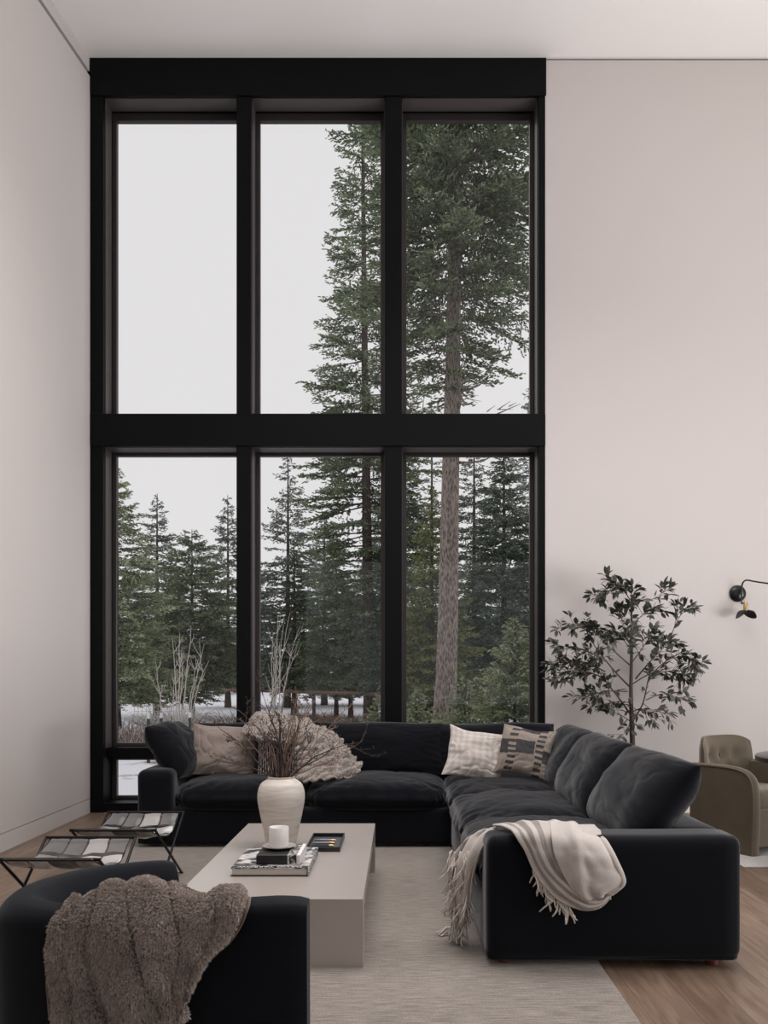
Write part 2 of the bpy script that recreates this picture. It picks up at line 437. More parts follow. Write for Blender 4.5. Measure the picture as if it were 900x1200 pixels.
def bark_mat(name, a, b_, sc=15):
    m = mat(name, a, .9, spec=.1)
    tc = nd(m, 'ShaderNodeTexCoord'); mp = nd(m, 'ShaderNodeMapping'); mp.inputs['Scale'].default_value = (sc, sc, sc*.28); lk(m, tc.outputs['Object'], mp.inputs['Vector'])
    v = nd(m, 'ShaderNodeTexVoronoi'); v.inputs['Scale'].default_value = 2.2; lk(m, mp.outputs[0], v.inputs['Vector'])
    n = nd(m, 'ShaderNodeTexNoise'); n.inputs['Scale'].default_value = 3; n.inputs['Detail'].default_value = 8; lk(m, mp.outputs[0], n.inputs['Vector'])
    f = mth(m, 'MULTIPLY', mth(m, 'ADD', v.outputs['Distance'], n.outputs['Fac']), .75)
    r = nd(m, 'ShaderNodeMapRange'); r.inputs[1].default_value = .3; r.inputs[2].default_value = .95; lk(m, f, r.inputs[0])
    lk(m, mixc(m, r.outputs[0], a, b_), bsdf(m).inputs['Base Color'])
    bp = nd(m, 'ShaderNodeBump'); bp.inputs['Strength'].default_value = .9; bp.inputs['Distance'].default_value = .05; lk(m, f, bp.inputs['Height']); lk(m, bp.outputs[0], bsdf(m).inputs['Normal'])
    return m
B_big = bark_mat('fir_bark', srgb(44, 38, 36), srgb(164, 152, 144))
B_dark = bark_mat('spruce_bark', srgb(44, 38, 36), srgb(104, 94, 88))
B_birch = mat('pale_sapling_bark', srgb(196, 190, 182), .8, var=(18, .25))

def conifer(H, hb, R, seed, wh=.33, nb=7, droop=.18, tuft=.09, dens=1.0, taper=.9, r0=.12, lean=(0, 0), peak=.12, bare=0, up=.25, gap=0.0, fall=1.0):
    """returns trunk (V,F), limb (V,F), foliage (V,F,tint). hb crown base, R widest radius."""
    rng = np.random.default_rng(seed)
    tuft *= .72; dens *= 1.25
    n = 14
    tz = np.linspace(0, H, n)
    wob = np.cumsum(rng.normal(0, .012*H/14, (n, 2)), axis=0)*.4
    ax = np.stack([wob[:, 0]+lean[0]*(1-tz/H)**2, wob[:, 1]+lean[1]*(1-tz/H)**2, tz], 1)
    rad = r0*(1-.9*tz/H); rad[0] *= 1.25
    T = tube_np([tuple(p) for p in ax], list(rad), 10)
    def axis(z):
        return np.array([np.interp(z, tz, ax[:, 0]), np.interp(z, tz, ax[:, 1]), z])
    LV, LF = [], []
    tips, dirs, siz, tnt = [], [], [], []
    z = hb
    while z < H*.985:
        f = (z-hb)/(H-hb)
        prof = min(1, (f+.06)/peak)*(1-f)**taper if f < peak else ((1-f)/(1-peak))**taper
        k = max(3, int(nb*(.6+.4*prof)+rng.random()))
        a0 = rng.random()*6.28
        for i in range(k):
            if rng.random() < gap: continue
            L = R*max(.05, prof)*rng.uniform(.62, 1.12)
            a = a0+6.283*i/k+rng.normal(0, .25)
            zz = z+rng.uniform(-.4, .4)*wh
            o = axis(zz); d = np.array([math.cos(a), math.sin(a), 0]); side = np.array([-d[1], d[0], 0])
            rise = up*f*1.4-droop*(1-f)
            m_ = 7
            ss = np.linspace(0, 1, m_)
            cen = o+d*(ss*L)[:, None]+np.array([0, 0, 1])*((rise*ss*L)-(droop*.9*(1-f)*ss**2*L)+(.22*L*np.maximum(0, ss-.75)))[:, None]
            bend = rng.normal(0, .08)
            cen += side*(bend*ss**2*L)[:, None]
            br = max(.004, rad.max()*.11*(L/R))
            V, F = tube_np([tuple(q) for q in cen[::2]], [br*1.2, br*.8, br*.5, br*.2], 4)
            o_ = len(LV); LV += [tuple(q) for q in V]; LF += [tuple(j+o_ for j in q) for q in F]
            # twigs both sides
            step = tuft*.62/dens
            nt_ = max(3, int(L/step))
            for j in range(nt_):
                s = .1+.9*(j+rng.random()*.8)/nt_
                if s > 1: s = 1
                if s < .22 and L > .8 and rng.random() < .75: continue
                c = np.array([np.interp(s, ss, cen[:, q]) for q in range(3)])
                tl = (L*.42*(1-s)**.7+tuft*.9)*rng.uniform(.6, 1.15)
                sg = 1 if rng.random() < .5 else -1
                td = d*rng.uniform(.55, .95)+side*sg*rng.uniform(.5, .9)+np.array([0, 0, rng.normal(-.06, .18)])
                td /= np.linalg.norm(td)
                q_ = max(1, int(tl/(tuft*.62)))
                for e in range(q_+1):
                    t_ = (e+.5)/(q_+1)
                    p = c+td*tl*t_+rng.normal(0, tuft*.16, 3)
                    p[2] -= .10*tl*t_
                    dd = td*.75+d*.35+rng.normal(0, .38, 3)
                    tips.append(p); dirs.append(dd/np.linalg.norm(dd)); siz.append(tuft*rng.uniform(.7, 1.35))
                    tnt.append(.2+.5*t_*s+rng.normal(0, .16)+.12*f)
        z += wh*.78*(1-.45*f)*rng.uniform(.75, 1.25)
    P_ = np.array(tips); Dm = np.array(dirs); Sz = np.array(siz)[:, None]; N = len(P_)
    # each tuft: two slim crossed blades
    r1 = rng.normal(0, 1, (N, 3)); b1 = np.cross(Dm, r1); b1 /= np.linalg.norm(b1, axis=1, keepdims=True)
    b2 = np.cross(Dm, b1)
    Wd = Sz*.17
    V = np.concatenate([P_-Dm*Sz*.55, P_+b1*Wd+Dm*Sz*.05, P_+Dm*Sz*.6, P_-b1*Wd+Dm*Sz*.05,
                        P_-Dm*Sz*.4+b1*Sz*.1, P_+b2*Wd+Dm*Sz*.1, P_+Dm*Sz*.5-b1*Sz*.12, P_-b2*Wd+Dm*Sz*.1])
    ar = np.arange(N)
    F = np.concatenate([np.stack([ar, ar+N, ar+2*N, ar+3*N], 1), np.stack([ar+4*N, ar+5*N, ar+6*N, ar+7*N], 1)])
    tint = np.clip(np.concatenate([tnt, np.array(tnt)+rng.normal(0, .1, N)]), 0, 1)
    return T, (LV, LF), (V, F, tint)

def dead_branches(H0, H1, n, L, seed, r=.02):
    rng = random.Random(seed); m = MB()
    for i in range(n):
        z = rng.uniform(H0, H1); a = rng.uniform(0, 6.28); l = L*rng.uniform(.4, 1.1)
        pts = [(math.cos(a)*s*l+rng.uniform(-.05, .05)*s, math.sin(a)*s*l+rng.uniform(-.05, .05)*s, z-.25*l*s+.35*l*s*s) for s in (0, .3, .6, 1)]
        m.tube(pts, [r, r*.8, r*.5, r*.15], 4)
        for k in range(4):
            s = rng.uniform(.4, .95); p = Vector(pts[0]).lerp(Vector(pts[3]), s); a2 = a+rng.choice((-1, 1))*rng.uniform(.5, 1.1); q = l*.28
            m.tube([p, p+Vector((math.cos(a2)*q, math.sin(a2)*q, rng.uniform(-.1, .2)*q))], [r*.4, r*.1], 3)
    return m

NPOLY = 0
def tree_thing(name, label, cat, u, Y, fm, bm_, group=None, dead=None, x=None, **kw):
    global NPOLY
    X = (u-468)/1000*Y if x is None else x
    root = empty(name, (X, Y, gz(X, Y)-.03), 0)
    T, L, F = conifer(**kw)
    me = mesh_np('trunk', np.array([tuple(p) for p in T[0]]), np.array(T[1]), True); new_obj('trunk', me, bm_, root)
    me = mesh_np('limbs', np.array(L[0]), np.array(L[1]), True); new_obj('limbs', me, bm_, root)
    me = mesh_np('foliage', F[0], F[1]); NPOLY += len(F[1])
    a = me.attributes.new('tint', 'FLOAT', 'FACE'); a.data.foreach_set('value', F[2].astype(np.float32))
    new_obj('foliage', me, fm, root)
    if dead: dead_branches(*dead).build('dead_branches', bm_, root)
    if group: root['group'] = group
    tag(root, label, cat, group)
    return root
def copy_tree(o, parent=None):
    c = o.copy(); C.objects.link(c)
    if parent: c.parent = parent
    for ch in list(o.children): copy_tree(ch, c)
    return c

big = tree_thing('fir_tree', 'tallest fir with a thick scaly trunk behind the right-hand panes', 'tree', 538, 16, F_fir, B_big,
    H=19, hb=6.75, R=2.6, seed=3, wh=.34, nb=8, tuft=.12, dens=1.0, taper=.6, r0=.22, lean=(-.30, 0), peak=.25, droop=.2, gap=.12, dead=(5.4, 7.2, 16, 1.9, 5, .03))
tree_thing('fir_tree', 'tall slender fir rising past the top of the middle panes', 'tree', 424, 27, F_fir, B_dark,
    H=21.6, hb=3.0, R=2.6, seed=11, wh=.5, nb=7, tuft=.16, dens=.95, taper=.85, r0=.2, lean=(.28, 0), peak=.2, gap=.15, dead=(2.2, 5, 12, 1.3, 8, .025))
tree_thing('spruce_tree', 'green spruce cut by the left window jamb, low sweeping branches', 'tree', 137, 22, F_young, B_dark,
    H=6.9, hb=1.0, R=2.2, seed=21, wh=.3, nb=8, tuft=.12, dens=1, r0=.11, peak=.1)
tree_thing('spruce_tree', 'pointed grey-green spruce second from the left jamb', 'tree', 184, 30, F_hazed, B_dark,
    H=7.9, hb=.9, R=2.3, seed=22, wh=.34, nb=7, tuft=.14, dens=1, r0=.12)
tree_thing('fir_tree', 'broad bushy fir with a lopsided top behind the white saplings', 'tree', 225, 28, F_fir, B_dark,
    H=6.3, hb=.75, R=2.5, seed=23, wh=.3, nb=8, tuft=.14, dens=1.1, r0=.1, taper=.7, peak=.2)
tree_thing('spruce_tree', 'narrow spruce beside the left mullion, in the left pane', 'tree', 267, 38, F_hazed, B_dark,
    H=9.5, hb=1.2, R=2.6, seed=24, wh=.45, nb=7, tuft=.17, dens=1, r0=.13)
tree_thing('spruce_tree', 'pointed open-branched spruce just right of the left mullion', 'tree', 337, 38, F_hazed, B_dark,
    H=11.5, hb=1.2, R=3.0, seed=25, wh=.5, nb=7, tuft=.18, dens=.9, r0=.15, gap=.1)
tree_thing('spruce_tree', 'small dark spruce in front of the pointed one, its trunk in the snow', 'tree', 345, 31, F_dark, B_dark,
    H=6.4, hb=1.1, R=1.6, seed=26, wh=.3, nb=7, tuft=.13, dens=1, r0=.11)
tree_thing('fir_tree', 'young green fir left of the twin bare trunks by the fence post', 'tree', 394, 29.5, F_fir, B_dark,
    H=6.4, hb=.9, R=1.8, seed=27, wh=.27, nb=8, tuft=.13, dens=1, r0=.08, peak=.15)
tree_thing('fir_tree', 'slim young fir with bare lower trunk right of the fence post', 'tree', 411, 29, F_fir, B_dark,
    H=4.6, hb=1.5, R=1.0, seed=28, wh=.27, nb=8, tuft=.12, dens=1, r0=.09)
tree_thing('spruce_tree', 'dark spruce behind the right mullion, left of the thick trunk', 'tree', 474, 27, F_dark, B_dark,
    H=9.4, hb=.9, R=2.3, seed=29, wh=.36, nb=7, tuft=.15, dens=.95, r0=.12)
tree_thing('fir_tree', 'olive-green bushy fir directly left of the thick scaly trunk', 'tree', 506, 20, F_olive, B_dark,
    H=6.0, hb=.3, R=1.5, seed=30, wh=.26, nb=8, tuft=.11, dens=1.05, r0=.09)
tree_thing('spruce_tree', 'dark dense spruce filling the right pane behind the thick trunk', 'tree', 590, 24, F_dark, B_dark,
    H=8.2, hb=.5, R=2.4, seed=31, wh=.3, nb=8, tuft=.14, dens=1.05, r0=.13, peak=.15)
tree_thing('spruce_tree', 'tall grey spruce against the right jamb', 'tree', 628, 32, F_hazed, B_dark,
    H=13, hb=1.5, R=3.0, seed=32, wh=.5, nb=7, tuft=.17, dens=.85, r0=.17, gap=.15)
tree_thing('pine_tree', 'thin sparse pine seen between the right mullion and the thick trunk', 'tree', 506, 42, F_hazed, B_dark,
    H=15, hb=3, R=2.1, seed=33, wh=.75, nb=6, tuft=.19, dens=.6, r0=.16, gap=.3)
tree_thing('fir_tree', 'pale young fir close outside the right pane, above the patterned pillow', 'tree', 603, 11.4, F_young, B_dark,
    H=2.32, hb=.15, R=.98, seed=34, wh=.12, nb=8, tuft=.07, dens=1.0, r0=.035, peak=.08, up=.5)
tree_thing('fir_tree', 'low pale fir sapling at the foot of the thick trunk', 'tree', 545, 12.6, F_young, B_dark,
    H=1.5, hb=.08, R=.75, seed=35, wh=.12, nb=7, tuft=.07, dens=.9, r0=.03, up=.5)
tree_thing('fir_tree', 'tiny bright fir sapling left of the right mullion', 'tree', 443, 16, F_young, B_dark,
    H=1.15, hb=.06, R=.5, seed=36, wh=.1, nb=6, tuft=.07, dens=.9, r0=.02, up=.5)
tree_thing('fir_tree', 'low shaggy fir sapling just right of the right mullion', 'tree', 488, 15, F_young, B_dark,
    H=1.25, hb=.06, R=.7, seed=37, wh=.11, nb=7, tuft=.075, dens=.8, r0=.02, up=.5)
tree_thing('spruce_tree', 'tall grey spruce standing directly behind the thick trunk', 'tree', 556, 34, F_hazed, B_dark,
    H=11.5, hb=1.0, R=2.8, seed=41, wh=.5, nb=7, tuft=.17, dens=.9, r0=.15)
tree_thing('spruce_tree', 'grey spruce behind the young green fir in the middle pane', 'tree', 380, 42, F_hazed, B_dark,
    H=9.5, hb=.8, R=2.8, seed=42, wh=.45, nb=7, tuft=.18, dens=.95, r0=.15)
tree_thing('spruce_tree', 'grey spruce behind the right mullion beyond the tall fir', 'tree', 448, 40, F_hazed, B_dark,
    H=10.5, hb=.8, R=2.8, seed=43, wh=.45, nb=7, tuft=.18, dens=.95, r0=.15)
# far tree line across the meadow
far = [(150, 62), (205, 70), (255, 58), (300, 66), (352, 72), (400, 60), (455, 68), (500, 58), (555, 64), (600, 70), (120, 55), (650, 60)]
proto = None
for i, (u, Y) in enumerate(far):
    pn = 'left' if u < 290 else ('middle' if u < 462 else 'right')
    lab = 'distant spruce in the tree line beyond the snowy meadow, behind the '+pn+' pane'
    if proto is None:
        proto = tree_thing('spruce_tree', lab, 'tree', u, Y, F_hazed, B_dark, group='far tree line',
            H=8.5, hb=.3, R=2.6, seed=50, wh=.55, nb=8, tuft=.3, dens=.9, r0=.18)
        o = proto
    else:
        o = copy_tree(proto)
    if not 110 < u < 660:
        pn = 'side'; lab = 'distant spruce in the tree line, beyond the edge of the window view'
    o['label'] = lab; o['group'] = 'far tree line behind the '+pn+' pane'
    X = (u-468)/1000*Y
    o.location = (X, Y, gz(X, Y)-.05); s = 1+.18*math.sin(i*2.3); o.scale = (s*1.1, s*1.1, s); o.rotation_euler = (0, 0, i*1.7)

# ------------------------------------------------------------------ saplings, brush, fences
def sapling(u, Y, stems, H, seed, label, mat_=None, lean=0):
    rng = random.Random(seed); X = (u-468)/1000*Y
    root = empty('sapling', (X, Y, gz(X, Y)-.02)); tag(root, label, 'sapling')
    for k in range(stems):
        a = rng.uniform(0, 6.28); sp = rng.uniform(.08, .3); h = H*rng.uniform(.7, 1.05)
        pts = []
        for j in range(8):
            s = j/7; pts.append((math.cos(a)*sp*(s**.8)*h*.45+lean*s*s+rng.gauss(0, .012), math.sin(a)*sp*s*h*.45, s*h))
        m = MB(); m.tube(pts, [.02*(1-.8*j/7) for j in range(8)], 5)
        for b_ in range(7):
            s = rng.uniform(.35, .95); j = int(s*7); p = Vector(pts[j]); a2 = rng.uniform(0, 6.28); l = h*.16*rng.uniform(.5, 1.2)
            q = p+Vector((math.cos(a2)*l*.5, math.sin(a2)*l*.5, l)); m.tube([p, (p+q)/2+Vector((math.cos(a2)*.03, 0, 0)), q], [.009, .006, .003], 4)
        m.build('stem', mat_ or B_birch, root, 60)
    return root
sapling(209, 17.5, 4, 2.6, 1, 'white-barked sapling clump in the left pane behind the green posts')
sapling(196, 18.5, 2, 2.0, 2, 'thin white sapling left of the clump, beside the wire fence')
sapling(222, 19, 3, 2.2, 3, 'leaning white sapling right of the clump in the left pane', lean=.35)
sapling(318, 20, 5, 3.0, 4, 'tall cluster of bare white saplings right of the left mullion')
sapling(330, 21, 3, 3.1, 5, 'bare white sapling leaning right beside the tall cluster', lean=.5)
sapling(545, 15, 2, 1.6, 6, 'pale bare sapling in front of the thick trunk')

M_brush = mat('brown_brush', srgb(116, 98, 86), .9, var=(6, .4))
M_brush2 = mat('snowy_brush', srgb(206, 202, 202), .9, var=(5, .3))
def brush_mesh(seed, n=200, R=.85, H=.6):
    rng = random.Random(seed); m = MB()
    for i in range(n):
        a = rng.uniform(0, 6.28); r = R*math.sqrt(rng.random())*.55
        p = Vector((math.cos(a)*r, math.sin(a)*r, 0)); d = Vector((math.cos(a)*.8+rng.gauss(0, .45), math.sin(a)*.8+rng.gauss(0, .45), rng.uniform(.5, 1.3))); d.normalize()
        l = H*rng.uniform(.4, 1.1)
        q = p+d*l*.5; e = q+(d+Vector((rng.gauss(0, .4), rng.gauss(0, .4), rng.gauss(-.1, .3))))*l*.5
        m.tube([p, q, e], [.009, .007, .003], 3, cap=False)
    return m
bp = {}
for nm, sd, mt in (('brown', 5, M_brush), ('snowy', 6, M_brush2)):
    o = brush_mesh(sd).build('dry_shrub', mt, None); bp[nm] = o
rng = random.Random(8); first = {'brown': True, 'snowy': True}
spots = []
for i in range(30):
    Y = rng.uniform(16.2, 27); u = rng.uniform(125, 290) if i % 5 < 3 else rng.uniform(300, 630)
    spots.append((u, Y))
for u, Y in [(150, 16.5), (165, 17.4), (140, 18), (455, 19), (500, 16), (530, 15), (575, 14), (612, 14.5), (405, 24), (430, 25), (370, 26)]:
    spots.append((u, Y))
for i, (u, Y) in enumerate(spots):
    k = 'brown' if (u < 165 and i % 3) or u > 360 else ('snowy' if i % 5 else 'brown')
    o = bp[k] if first[k] else bp[k].copy()
    if not first[k]: C.objects.link(o)
    first[k] = False
    X = (u-468)/1000*Y; o.location = (X, Y, gz(X, Y)-.03); s = rng.uniform(.65, 1.15); o.scale = (s*1.2, s*1.2, s*.95); o.rotation_euler = (0, 0, rng.uniform(0, 6.28))
    pane = 'left' if u < 290 else ('middle' if u < 462 else 'right')
    zone = 'near' if Y < 19 else 'far'
    tag(o, ('dry brown' if k == 'brown' else 'frosted pale')+' bare shrub in the snow outside the '+pane+' pane, '+('nearer the house' if zone == 'near' else 'among the trunks'), 'shrub', k+' shrubs outside the '+pane+' pane, '+zone)

# wooden rail fence
M_rail = mat('weathered_rail', srgb(126, 100, 84), .85, var=(10, .25))
fe = empty('rail_fence', (0, 0, GZ)); tag(fe, 'weathered wooden pole-rail fence crossing the snow behind the saplings', 'fence')
A, B_ = P(100, 803.6, 44), P(470, 815, 25.2)
A.z = .70; B_.z = .70
m = MB(); m.tube([A-Vector((0, 0, GZ)), (A+B_)/2-Vector((0, 0, GZ+.02)), B_-Vector((0, 0, GZ))], [.055, .05, .055], 8); m.build('rail', M_rail, fe, 60)
for t in np.linspace(.05, .82, 5):
    p = A.lerp(B_, t); zz = gz(p.x, p.y)-GZ
    m = MB(); m.tube([(p.x, p.y+.1, zz-.05), (p.x, p.y+.1, .74-GZ)], [.06, .055], 8); m.build('post', B_dark, fe, 60)
# wire fence with green metal posts
M_tpost = mat('green_metal_post', srgb(44, 66, 58), .6); M_tcap = mat('white_post_top', srgb(222, 222, 222), .6)
for u, Y, lab in ((174, 14.3, 'green metal post with white top, first from the left jamb'), (189, 14.6, 'green metal post with white top, middle of the three'), (222.5, 14.8, 'green metal post with white top, right behind the leaning dark cushion')):
    X = (u-468)/1000*Y; o = empty('fence_post', (X, Y, gz(X, Y))); tag(o, lab, 'post')
    m = MB(); m.box(-.022, .022, -.022, .022, -.05, .74); m.build('shaft', M_tpost, o)
    m = MB(); m.box(-.023, .023, -.023, .023, .74, .83); m.build('cap', M_tcap, o)
o = empty('wire_fence', ((190-468)/1000*18.5, 18.5, GZ)); tag(o, 'low white wire garden fence panel beyond the green posts', 'fence')
m = MB()
for i in range(15): m.tube([(-.6+i*.085, 0, 0), (-.6+i*.085, 0, .85)], .006, 4)
for i in range(7): m.tube([(-.62, 0, .12+i*.115), (.62, 0, .12+i*.115)], .006, 4)
m.build('wire_mesh', B_birch, o)
#@@NEXT

# ------------------------------------------------------------------ rugs
def rug(name, x0, x1, y0, y1, h, m, label):
    nx, ny = 40, 60
    b = MB()
    bm = bmesh.new(); add_box(bm, x0, x1, y0, y1, 0, h, bev=.004, seg=2)
    o = new_obj(name, bm_mesh(name, bm, 40), m); tag(o, label, 'rug'); return o
rug('area_rug', -2.02, .893, 1.35, 6.75, .012, M_rug, 'large taupe wool rug under the coffee table and sectional sofa')
rug('dining_rug', 2.31, 5.2, 5.72, 7.6, .01, M_rug2, 'pale grey rug under the tufted armchair and round table')

# ------------------------------------------------------------------ soft shapes
def soft_grid(n):
    s = np.linspace(-1, 1, n); return np.sin(s*math.pi/2)*.75+s*.25
def pillow_obj(name, w_, h_, t, m, parent, pinch=.08, a=2.4, q=.55, seed=0, wr=.012, n=56, sag=0.0, edge=.5, gather=18, twist=0.0):
    """closed cushion: local x = width, local z = height, local y = thickness (front is -y)"""
    s = soft_grid(n); U, Vv = np.meshgrid(s, s, indexing='ij')
    X = U*(1-pinch*(1-Vv**2)*np.abs(U)**3); Z = Vv*(1-pinch*(1-U**2)*np.abs(Vv)**3)
    X = X*w_/2; Z = Z*h_/2
    prof = (np.clip(1-np.abs(U)**a, 0, 1)*np.clip(1-np.abs(Vv)**a, 0, 1))**q
    if sag: prof = prof*(1+sag*(-Vv))
    out = []
    for sd in (-1, 1):
        Y = np.zeros_like(X); DX = np.zeros_like(X); DZ = np.zeros_like(X)
        for i in range(n):
            for j in range(n):
                u, v = U[i, j], Vv[i, j]; f = prof[i, j]
                e = min(1-abs(u), 1-abs(v))
                nz = noise.noise(Vector((u*1.6+seed, v*1.6, sd*3+seed)))*.9
                # creases running in from the edges and corners
                ang = math.atan2(v, u)
                gat = math.sin(ang*gather+5*noise.noise(Vector((u*2.2, v*2.2, seed+9))))*math.exp(-e*4.5)*min(1, e*14)
                cr = abs(noise.noise(Vector((u*3+seed*2, v*3+(u*v)*2, sd+4.4+seed))))
                crease = -max(0, .16-cr)*3.2
                Y[i, j] = sd*(t/2*f*(1+.16*nz))+sd*min(1, e*10)*(wr*(gat*edge*.8*abs(nz*2)+crease*.9+.7*noise.noise(Vector((u*2.6, v*2.6, seed+sd)))))
                k = noise.noise(Vector((u*1.3, v*1.3, seed+30)))
                DX[i, j] = wr*1.2*k; DZ[i, j] = wr*1.2*noise.noise(Vector((u*1.3+5, v*1.3, seed+31)))
        if twist: Y = Y+twist*U*Vv*w_*.12
        if sd == -1: DX0, DZ0 = DX, DZ
        out.append(np.stack([X+DX0, Y, Z+DZ0], -1))
    F = out[0]; Bk = out[1]
    edge_m = np.zeros((n, n), bool); edge_m[0] = edge_m[-1] = True; edge_m[:, 0] = edge_m[:, -1] = True
    idf = np.arange(n*n).reshape(n, n); idb = np.where(edge_m, idf, 0)
    inner = np.argwhere(~edge_m); base = n*n
    for k, (i, j) in enumerate(inner): idb[i, j] = base+k
    V = np.vstack([F.reshape(-1, 3), Bk[~edge_m]])
    q1 = np.stack([idf[:-1, :-1], idf[1:, :-1], idf[1:, 1:], idf[:-1, 1:]], -1).reshape(-1, 4)
    q2 = np.stack([idb[:-1, :-1], idb[:-1, 1:], idb[1:, 1:], idb[1:, :-1]], -1).reshape(-1, 4)
    Fc = np.vstack([q1, q2]); me = mesh_np(name, V, Fc, True)
    uvv = np.stack([(U.ravel()+1)/2, (Vv.ravel()+1)/2], 1)
    uvi = np.vstack([uvv, uvv.reshape(n, n, 2)[~edge_m]])
    l = me.uv_layers.new(name='UVMap'); l.data.foreach_set('uv', uvi[Fc.ravel()].astype(np.float32).ravel())
    return new_obj(name, me, m, parent)

def seat_cushion(x0, x1, y0, y1, z0, z1, parent, seed, crown=.05, front=None):
    """box-edged feather cushion with crowned, creased top"""
    n = 60; s = soft_grid(n); U, Vv = np.meshgrid(s, s, indexing='ij')
    wx, wy, t = x1-x0, y1-y0, z1-z0
    sup = 6
    R_ = (np.abs(U)**sup+np.abs(Vv)**sup)**(1/sup)/np.maximum(np.maximum(np.abs(U), np.abs(Vv)), 1e-6)
    X = U/np.maximum(R_, 1)*wx/2; Y = Vv/np.maximum(R_, 1)*wy/2
    E = np.minimum(1-np.abs(U), 1-np.abs(Vv))
    prof = (np.clip(1-np.abs(U)**7, 0, 1)*np.clip(1-np.abs(Vv)**7, 0, 1))**.42
    out = []
    for sd in (1, -1):
        Z = np.zeros_like(X); OX = np.zeros_like(X); OY = np.zeros_like(X)
        for i in range(n):
            for j in range(n):
                u, v, e = U[i, j], Vv[i, j], E[i, j]
                ang = math.atan2(v, u)
                g_ = math.sin(ang*26+6*noise.noise(Vector((u*2.5, v*2.5, seed))))*math.exp(-e*7)*min(1, e*12)
                cr = abs(noise.noise(Vector((u*2.2+seed, v*3.4, seed+2))))
                Z[i, j] = sd*(t/2*prof[i, j])+(sd > 0)*(crown*(1-u*u)*(1-v*v)+.011*g_-.05*max(0, .12-cr)+.016*noise.noise(Vector((u*2, v*2, seed))))
                # puff the sides outward a little with wrinkles
                w2 = .012*math.sin(ang*34+4*noise.noise(Vector((u*4, v*4, seed+7))))*math.exp(-e*12)
                rr = math.hypot(u, v)+1e-6
                OX[i, j] = u/rr*w2; OY[i, j] = v/rr*w2
        out.append(np.stack([X+OX*0, Y+OY*0, Z], -1)); 
    # middle ring bulges: add an explicit side band
    nb_ = 8
    ring = [(i, 0) for i in range(n-1)]+[(n-1, j) for j in range(n-1)]+[(i, n-1) for i in range(n-1, 0, -1)]+[(0, j) for j in range(n-1, 0, -1)]
    top, bot = out; V = [tuple(p) for p in top.reshape(-1, 3)]; nt_ = len(V)
    V += [tuple(p) for p in bot.reshape(-1, 3)]
    # top and bottom share the boundary at mid height: push apart to leave a soft band
    V = np.array(V); h = t*.20
    wt = np.exp(-E.ravel()*0)
    V[:nt_, 2] += h*(1-prof.ravel()); V[nt_:, 2] -= h*(1-prof.ravel())
    idf = np.arange(n*n).reshape(n, n); idb = idf+nt_
    q1 = np.stack([idf[:-1, :-1], idf[1:, :-1], idf[1:, 1:], idf[:-1, 1:]], -1).reshape(-1, 4)
    q2 = np.stack([idb[:-1, :-1], idb[:-1, 1:], idb[1:, 1:], idb[1:, :-1]], -1).reshape(-1, 4)
    rings = [[idf[i, j] for i, j in ring]]; cur = len(V); extra = []
    L = len(ring)
    for k in range(1, nb_):
        f = k/nb_; row = []
        for a_, (i, j) in enumerate(ring):
            pt, pb = V[idf[i, j]], V[idb[i, j]]
            p = pt*(1-f)+pb*f
            d = np.array([p[0]/wx*2, p[1]/wy*2, 0]); d /= (np.linalg.norm(d)+1e-6)
            bul = math.sin(f*math.pi)*.018+.008*math.sin(a_*.9+3*noise.noise(Vector((p[0]*9, p[1]*9, seed))))*math.sin(f*math.pi)
            extra.append(p+d*bul); row.append(cur); cur += 1
        rings.append(row)
    rings.append([idb[i, j] for i, j in ring]); V = np.vstack([V, np.array(extra)])
    qs = []
    for k in range(len(rings)-1):
        for a_ in range(L):
            b_ = (a_+1) % L; qs.append((rings[k][a_], rings[k+1][a_], rings[k+1][b_], rings[k][b_]))
    Fc = np.vstack([q1, q2, np.array(qs)])
    me = mesh_np('seat_cushion', V, Fc, True)
    bm = bmesh.new(); bm.from_mesh(me); bmesh.ops.recalc_face_normals(bm, faces=bm.faces); bm.to_mesh(me); bm.free()
    smooth(me)
    o = new_obj('seat_cushion', me, M_sofa, parent); o.location = ((x0+x1)/2, (y0+y1)/2, (z0+z1)/2)
    return o

def soft_box(name, x0, x1, y0, y1, z0, z1, m, parent, r=.05, seed=0, puff=.008, seg=5):
    bm = bmesh.new(); add_box(bm, x0, x1, y0, y1, z0, z1)
    bmesh.ops.subdivide_edges(bm, edges=bm.edges, cuts=12, use_grid_fill=True)
    c = Vector(((x0+x1)/2, (y0+y1)/2, (z0+z1)/2)); hx, hy, hz = (x1-x0)/2-r, (y1-y0)/2-r, (z1-z0)/2-r
    for v in bm.verts:
        p = v.co-c
        # remap so cells bunch near the corners
        f = lambda t, H: max(-1, min(1, t/H))
        u = [f(p.x, hx+r), f(p.y, hy+r), f(p.z, hz+r)]
        u = [math.sin(a_*math.pi/2)*.8+a_*.2 for a_ in u]
        p = Vector((u[0]*(hx+r), u[1]*(hy+r), u[2]*(hz+r)))
        q = Vector((max(-hx, min(hx, p.x)), max(-hy, min(hy, p.y)), max(-hz, min(hz, p.z))))
        d = p-q
        if d.length > 1e-6:
            d = d.normalized()*r
        n3 = noise.noise_vector(Vector((p.x*2.3+seed, p.y*2.3, p.z*2.3)))
        v.co = c+q+d+n3*puff
    return new_obj(name, bm_mesh(name, bm, 180), m, parent)

